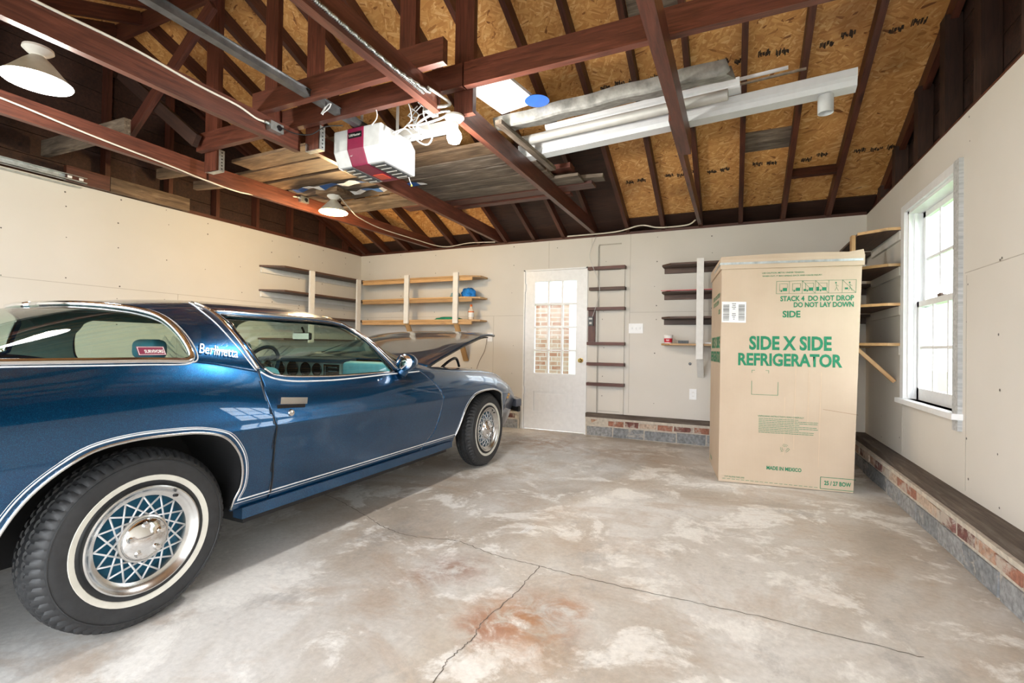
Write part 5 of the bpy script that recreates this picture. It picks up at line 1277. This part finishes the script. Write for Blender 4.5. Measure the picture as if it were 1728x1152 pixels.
lump('folded_cloth', (-3.56, 5.58, 1.4125), (.20, .08, .030), M['green_cloth'], 'flat green cloth on the lowest pine shelf', 'cloth', 3)
bt = thing('bottle', 'clear bottle with an orange cap on the lowest pine shelf', 'bottle', (-3.20, 5.60, 1.412))
lathe('bottle_body', [(0, 0), (.038, 0), (.040, .006), (.040, .115), (.034, .135), (.016, .160), (.014, .178), (0, .178)], plain('pale bottle plastic', (.72, .62, .50), .25), bt, 28, 'Z', (-3.20, 5.60, 1.412))
lathe('bottle_label', [(.0406, .035), (.0408, .036), (.0408, .095), (.0406, .096)], M['paper'], bt, 28, 'Z', (-3.20, 5.60, 1.412))
lathe('label_band', [(.0404, .098), (.0410, .099), (.0410, .112), (.0404, .113)], M['orange'], bt, 28, 'Z', (-3.20, 5.60, 1.412))
lathe('bottle_cap', [(0, .205), (.014, .205), (.017, .200), (.017, .176), (0, .176)], M['orange'], bt, 20, 'Z', (-3.20, 5.60, 1.412))
o = boxes('green_strip', [((-4.30, 5.12, .0), (-4.27, 5.15, 1.18))], M['green_cloth'])
bpy.data.objects.remove(o, do_unlink=True)
ct = thing('spackle_tub', 'small white and red tub on the lowest shelf beside the box', 'tub', (-.665, 5.57, 1.125))
lathe('tub', [(0, 0), (.040, 0), (.046, .075), (.046, .080), (0, .080)], M['paper'], ct, 28, 'Z', (-.665, 5.57, 1.1255))
lathe('tub_label', [(.0412, .010), (.0418, .010), (.0462, .055), (.0456, .055)], M['redp'], ct, 28, 'Z', (-.665, 5.57, 1.1255))
lathe('tub_lid', [(0, .092), (.047, .092), (.050, .088), (.050, .076), (0, .076)], M['paper'], ct, 28, 'Z', (-.665, 5.57, 1.1255))
text('label_lettering', 'DAP', .035, .016, M['paper'], Matrix.Translation((-.665, 5.5245, 1.160)) @ Matrix.Rotation(PI / 2, 4, 'X'), ct, .03)
tag(box('small_box', (-.56, 5.54, 1.1255), (-.455, 5.60, 1.158), M['grille'], bevel=.003), 'small dark flat case on the lowest shelf right of the tub', 'case')
tag(box('sanding_block', (-.285, 5.52, 1.1255), (-.19, 5.56, 1.140), M['paper'], bevel=.002), 'thin white block on the lowest shelf against the cardboard box', 'block')

# ------------------------------------------------------------------ refrigerator box
ang = math.radians(7.37); BW, BD, BH = .935, .80, 1.815
B0 = Matrix.Translation((-.106, 4.242, 0)) @ Matrix.Rotation(ang, 4, 'Z')
bxr = thing('refrigerator_carton', 'tall brown cardboard refrigerator carton printed in green', 'carton', (-.106, 4.242, 0))
def lean(p): return Vector((p.x + .022 * p.z * (p.x / BW) - .0 * p.z + .006 * p.z, p.y + .006 * p.z, p.z))
bm = bmesh.new(); rc = random.Random(11)
def cbox(bm, x0, x1, y0, y1, z0, z1, nx=10, nz=16, amp=.003):
    faces = {}
    ring = [(x0 + (x1 - x0) * i / nx, y0) for i in range(nx)] + [(x1, y0 + (y1 - y0) * i / nx) for i in range(nx)] + [(x1 - (x1 - x0) * i / nx, y1) for i in range(nx)] + [(x0, y1 - (y1 - y0) * i / nx) for i in range(nx)]
    rows = []
    for j in range(nz + 1):
        z = z0 + (z1 - z0) * j / nz; row = []
        for (x, y) in ring:
            a = amp * math.sin(7 * x + 3 * z + y * 5) * (math.sin(PI * (j / nz)))
            row.append(bm.verts.new((x, y + (a if y == y0 else 0), z)))
        rows.append(row)
    n = len(ring)
    for A, B in zip(rows[:-1], rows[1:]):
        for k in range(n): bm.faces.new((A[k], A[(k + 1) % n], B[(k + 1) % n], B[k]))
    bm.faces.new(rows[0][::-1]); bm.faces.new(rows[-1])
cbox(bm, 0, BW, 0, BD, .004, 1.735, amp=.0)
for v in bm.verts: v.co = lean(v.co)
body = finish('carton_body', bm, M['cardboard'], bxr, mw=B0, bevel=.006)
bm = bmesh.new(); cbox(bm, -.012, BW + .012, -.014, BD + .012, 1.715, BH, nz=4, amp=.0)
for v in bm.verts:
    v.co = lean(v.co)
    if v.co.z > 1.8: v.co.x = .468 + (v.co.x - .468) * .985; v.co.y = .40 + (v.co.y - .40) * .98; v.co.z += .012 * math.sin(v.co.x * 3) + .02 * (v.co.x > .9)
lid = finish('carton_lid', bm, M['cardboard'], bxr, mw=B0, bevel=.006)
bm = bmesh.new()
zb0 = 1.757
L = [(-.016, -.018), (BW + .040, -.018), (BW + .052, BD + .016), (-.010, BD + .016)]
for (a, b_), (c, d_) in zip(L, L[1:] + L[:1]):
    bm.faces.new([bm.verts.new((a + .006 * zb0, b_ + .010, zb0 - .008)), bm.verts.new((c + .006 * zb0, d_ + .010, zb0 - .008)), bm.verts.new((c + .006 * zb0, d_ + .010, zb0 + .010)), bm.verts.new((a + .006 * zb0, b_ + .010, zb0 + .010))])
o = finish('steel_band', bm, M['galv'], bxr, mw=B0); m = o.modifiers.new('t', 'SOLIDIFY'); m.thickness = .0012
def onbox(u, z, d=.0022, side='front'):
    p = lean(Vector((u, -d, z))) if side == 'front' else lean(Vector((-d, u, z)))
    r = Matrix.Rotation(PI / 2, 4, 'X')
    if side != 'front': r = Matrix.Rotation(-PI / 2, 4, 'Z') @ r
    return B0 @ Matrix.Translation(p) @ r
def btext(s, u0, u1, z0, z1, weight=.02, name='green_lettering', mat=None, side='front'):
    um = (u0 + u1) / 2; zm = (z0 + z1) / 2
    return text(name, s, abs(u1 - u0), z1 - z0, mat or M['green_ink'], onbox(um, zm, side=side), body, weight)
btext('SIDE X SIDE', .197, .768, 1.066, 1.178, .035); btext('REFRIGERATOR', .120, .842, .940, 1.042, .035)
btext('SIDE', .428, .552, 1.323, 1.376, .03); btext('STACK 4  DO NOT DROP', .404, .900, 1.450, 1.492, .03); btext('DO NOT LAY DOWN', .497, .898, 1.402, 1.442, .03)
btext('USE CAUTION, METAL UNDER TENSION.', .278, .575, 1.668, 1.682, .01); btext('WHEN CUT, IT MAY SPRING BACK AND CAUSE INJURY.', .278, .695, 1.643, 1.657, .01)
btext('MADE IN MEXICO', .346, .588, .128, .158, .03); btext('25 / 27 BOW', .742, .918, .046, .080, .03)
btext('CUT ALONG THIS LINE', .045, .190, .042, .053, .01)
btext('UNPACKING INSTRUCTIONS: READ CAREFULLY', .276, .596, .540, .552, .01)
def strokes(name, segs, w, mat, u0=0, z0=0):
    bm = bmesh.new()
    for (a, b_, c, d_) in segs:
        p, q = Vector((a + u0, b_ + z0)), Vector((c + u0, d_ + z0)); t = (q - p).normalized() * w / 2; n = Vector((-t.y, t.x)); p = p - t; q = q + t
        bm.faces.new([bm.verts.new(lean(Vector((e.x, -.0022, e.y)))) for e in (p - n, q - n, q + n, p + n)])
    return finish(name, bm, mat, body, mw=B0)
rt = random.Random(2); ln = []
for i in range(9):
    z = .526 - i * .0135; u = .285
    while u < .30 + .36 * (1 if i % 3 else .7):
        w = rt.uniform(.01, .03); ln.append((u, z, u + w, z)); u += w + .006
strokes('instruction_lines', ln, .0035, M['green_ink'])
du = []; u = .03
while u < .70: du.append((u, .030 - (u - .03) * .012, u + .022, .030 - (u - .03) * .012)); u += .034
strokes('dashed_line', du, .003, M['green_ink'])
strokes('code_frame', [(.717, .105, .945, .105), (.717, .018, .717, .105), (.717, .018, .935, .018)], .004, M['green_ink'])
strokes('corner_marks', [(.228, .820, .228, .713), (.228, .713, .412, .713), (.412, .713, .412, .815), (.228, .905, .248, .905), (.228, .905, .228, .885), (.325, .905, .345, .905), (.345, .905, .345, .885)], .003, M['green_ink'])
# recycling mark
seg = []
for k in range(3):
    a0 = PI / 2 + k * 2 * PI / 3; c = (.470, .303)
    P = [(c[0] + .030 * math.cos(a0 + d_), c[1] + .030 * math.sin(a0 + d_)) for d_ in (-.75, -.25, .25)]
    P2 = [(c[0] + .019 * math.cos(a0 + d_), c[1] + .019 * math.sin(a0 + d_)) for d_ in (-.75, -.25, .25)]
    for Q in (P, P2):
        for a, b_ in zip(Q[:-1], Q[1:]): seg.append((a[0], a[1], b_[0], b_[1]))
    tip = (c[0] + .025 * math.cos(a0 + .62), c[1] + .025 * math.sin(a0 + .62)); w1 = (c[0] + .036 * math.cos(a0 + .25), c[1] + .036 * math.sin(a0 + .25)); w2 = (c[0] + .013 * math.cos(a0 + .25), c[1] + .013 * math.sin(a0 + .25))
    seg += [(w1[0], w1[1], tip[0], tip[1]), (tip[0], tip[1], w2[0], w2[1])]
strokes('recycling_mark', seg, .0022, M['green_ink'])
# handling pictograms
u0, u1_, z0, z1 = .384, .902, 1.510, 1.608; cw = (u1_ - u0) / 6
sg = [(u0, z0, u1_, z0), (u0, z1, u1_, z1)] + [(u0 + cw * i, z0, u0 + cw * i, z1) for i in range(7)]
for i in (2, 3, 5): sg.append((u0 + cw * i, z1, u0 + cw * (i + 1), z0))
for i in range(4):
    b_ = u0 + cw * i; sg += [(b_ + .022, z0 + .02, b_ + .022, z1 - .018), (b_ + .028, z1 - .020, b_ + .074, z1 - .020), (b_ + .074, z1 - .020, b_ + .074, z0 + .045), (b_ + .022, z0 + .028, b_ + .045, z0 + .028)]
for i in (4, 5):
    b_ = u0 + cw * i; sg += [(b_ + .040, z0 + .018, b_ + .050, z0 + .042), (b_ + .062, z0 + .016, b_ + .050, z0 + .042), (b_ + .050, z0 + .042, b_ + .046, z1 - .026), (b_ + .048, z1 - .036, b_ + .062, z0 + .052)]
strokes('pictogram_frame', sg, .0022, M['green_ink'])
bm = bmesh.new()
def rect(a, b_, c, d_): bm.faces.new([bm.verts.new(lean(Vector((p, -.0024, q)))) for p, q in ((a, b_), (c, b_), (c, d_), (a, d_))])
for i in range(4):
    b_ = u0 + cw * i; rect(b_ + .044, z0 + .020, b_ + .072, z0 + .045)
    bm.faces.new([bm.verts.new(lean(Vector((b_ + .034 + .006 * math.cos(k), -.0024, z0 + .020 + .006 * math.sin(k))))) for k in [2 * PI * j / 10 for j in range(10)]])
rect(u0 + cw * 2 + .010, z0 + .018, u0 + cw * 2 + .026, z0 + .034); rect(u0 + cw * 3 + .006, z0 + .018, u0 + cw * 3 + .024, z0 + .048)
rect(u0 + cw * 5 + .016, z0 + .026, u0 + cw * 5 + .036, z0 + .040)
for i in (4, 5):
    b_ = u0 + cw * i; bm.faces.new([bm.verts.new(lean(Vector((b_ + .045 + .0055 * math.cos(k), -.0024, z1 - .020 + .0055 * math.sin(k))))) for k in [2 * PI * j / 10 for j in range(10)]])
finish('pictogram_fill', bm, M['green_ink'], body, mw=B0)
# shipping label with bar codes
bm = bmesh.new(); 
bm.faces.new([bm.verts.new(lean(Vector((a, -.0026, b_)))) for a, b_ in ((.004, 1.286), (.178, 1.282), (.178, 1.450), (.004, 1.454))]); sl = finish('shipping_label', bm, M['paper'], body, mw=B0)
bm = bmesh.new(); zz = 1.300
while zz < 1.43:
    h = rt.choice((.0015, .003, .0045))
    for a, b_ in ((.014, .058), (.124, .168)):
        bm.faces.new([bm.verts.new(lean(Vector((p, -.0029, q)))) for p, q in ((a, zz), (b_, zz), (b_, zz + h), (a, zz + h))])
    zz += h + rt.choice((.0015, .003))
for z, w in ((1.432, .030), (1.418, .024), (1.404, .030), (1.390, .018), (1.352, .026), (1.338, .030), (1.324, .018), (1.308, .010)):
    for q_ in range(4):
        a = .092 - w / 2 + w * q_ / 4; bm.faces.new([bm.verts.new(lean(Vector((p, -.0029, q)))) for p, q in ((a, z), (a + w / 5, z), (a + w / 5, z + .007), (a, z + .007))])
finish('label_print', bm, M['ink'], body, mw=B0)
# creases and tape flap
strokes('crease', [(.70, .90, .70, .18), (.62, .93, .62, .5), (.53, .93, .53, .30), (.46, .70, .46, .25)], .0025, plain('pale crease', (.62, .47, .32), .7))
strokes('crease', [(.72, .62, .945, .59), (.04, 1.725, .30, 1.722)], .003, plain('dark crease', (.30, .20, .12), .8))
# print on the left face
btext('SIDE X SIDE', .70, .05, 1.075, 1.175, .035, side='left'); btext('REFRIGERATOR', .76, .02, .955, 1.050, .035, side='left')
btext('STACK 4  DO NOT DROP', .62, .10, 1.50, 1.54, .03, side='left'); btext('DO NOT LAY DOWN', .60, .16, 1.445, 1.485, .03, side='left'); btext('SIDE', .18, .06, 1.36, 1.40, .03, side='left')
btext('25 / 27 BOW', .70, .52, .05, .085, .03, side='left')
# repeats share a group
GROUPS = {'ceiling_joist': 'ceiling joists', 'cross_beam': 'cross beams over the joists', 'hanger_post': 'posts hanging from the ridge', 'diagonal_brace': 'diagonal roof braces', 'lookout_board': 'boards over the left wall',
          'wall_plank': 'planks on top of the left wall', 'stored_plank': 'planks stored on the joists', 'printed_wrapper': 'printed wrappers among the planks', 'ceiling_lamp': 'lamps under the joists', 'metal_strap': 'metal post straps',
          'outlet_box': 'metal boxes on the joists', 'cable': 'loose cables overhead', 'rain_gutter': 'stored gutters', 'thin_rod': 'thin rods above the gutter', 'wall_batten': 'battens beside the white door', 'wall_plate': 'wall plates on the back wall',
          'shelf_unit': 'wall shelves', 'garden_shrub': 'shrubs outside the window'}
for o in COL.objects:
    k = o.name.split('.')[0]
    if o.parent is None and 'label' in o.keys() and k in GROUPS: o['group'] = GROUPS[k]
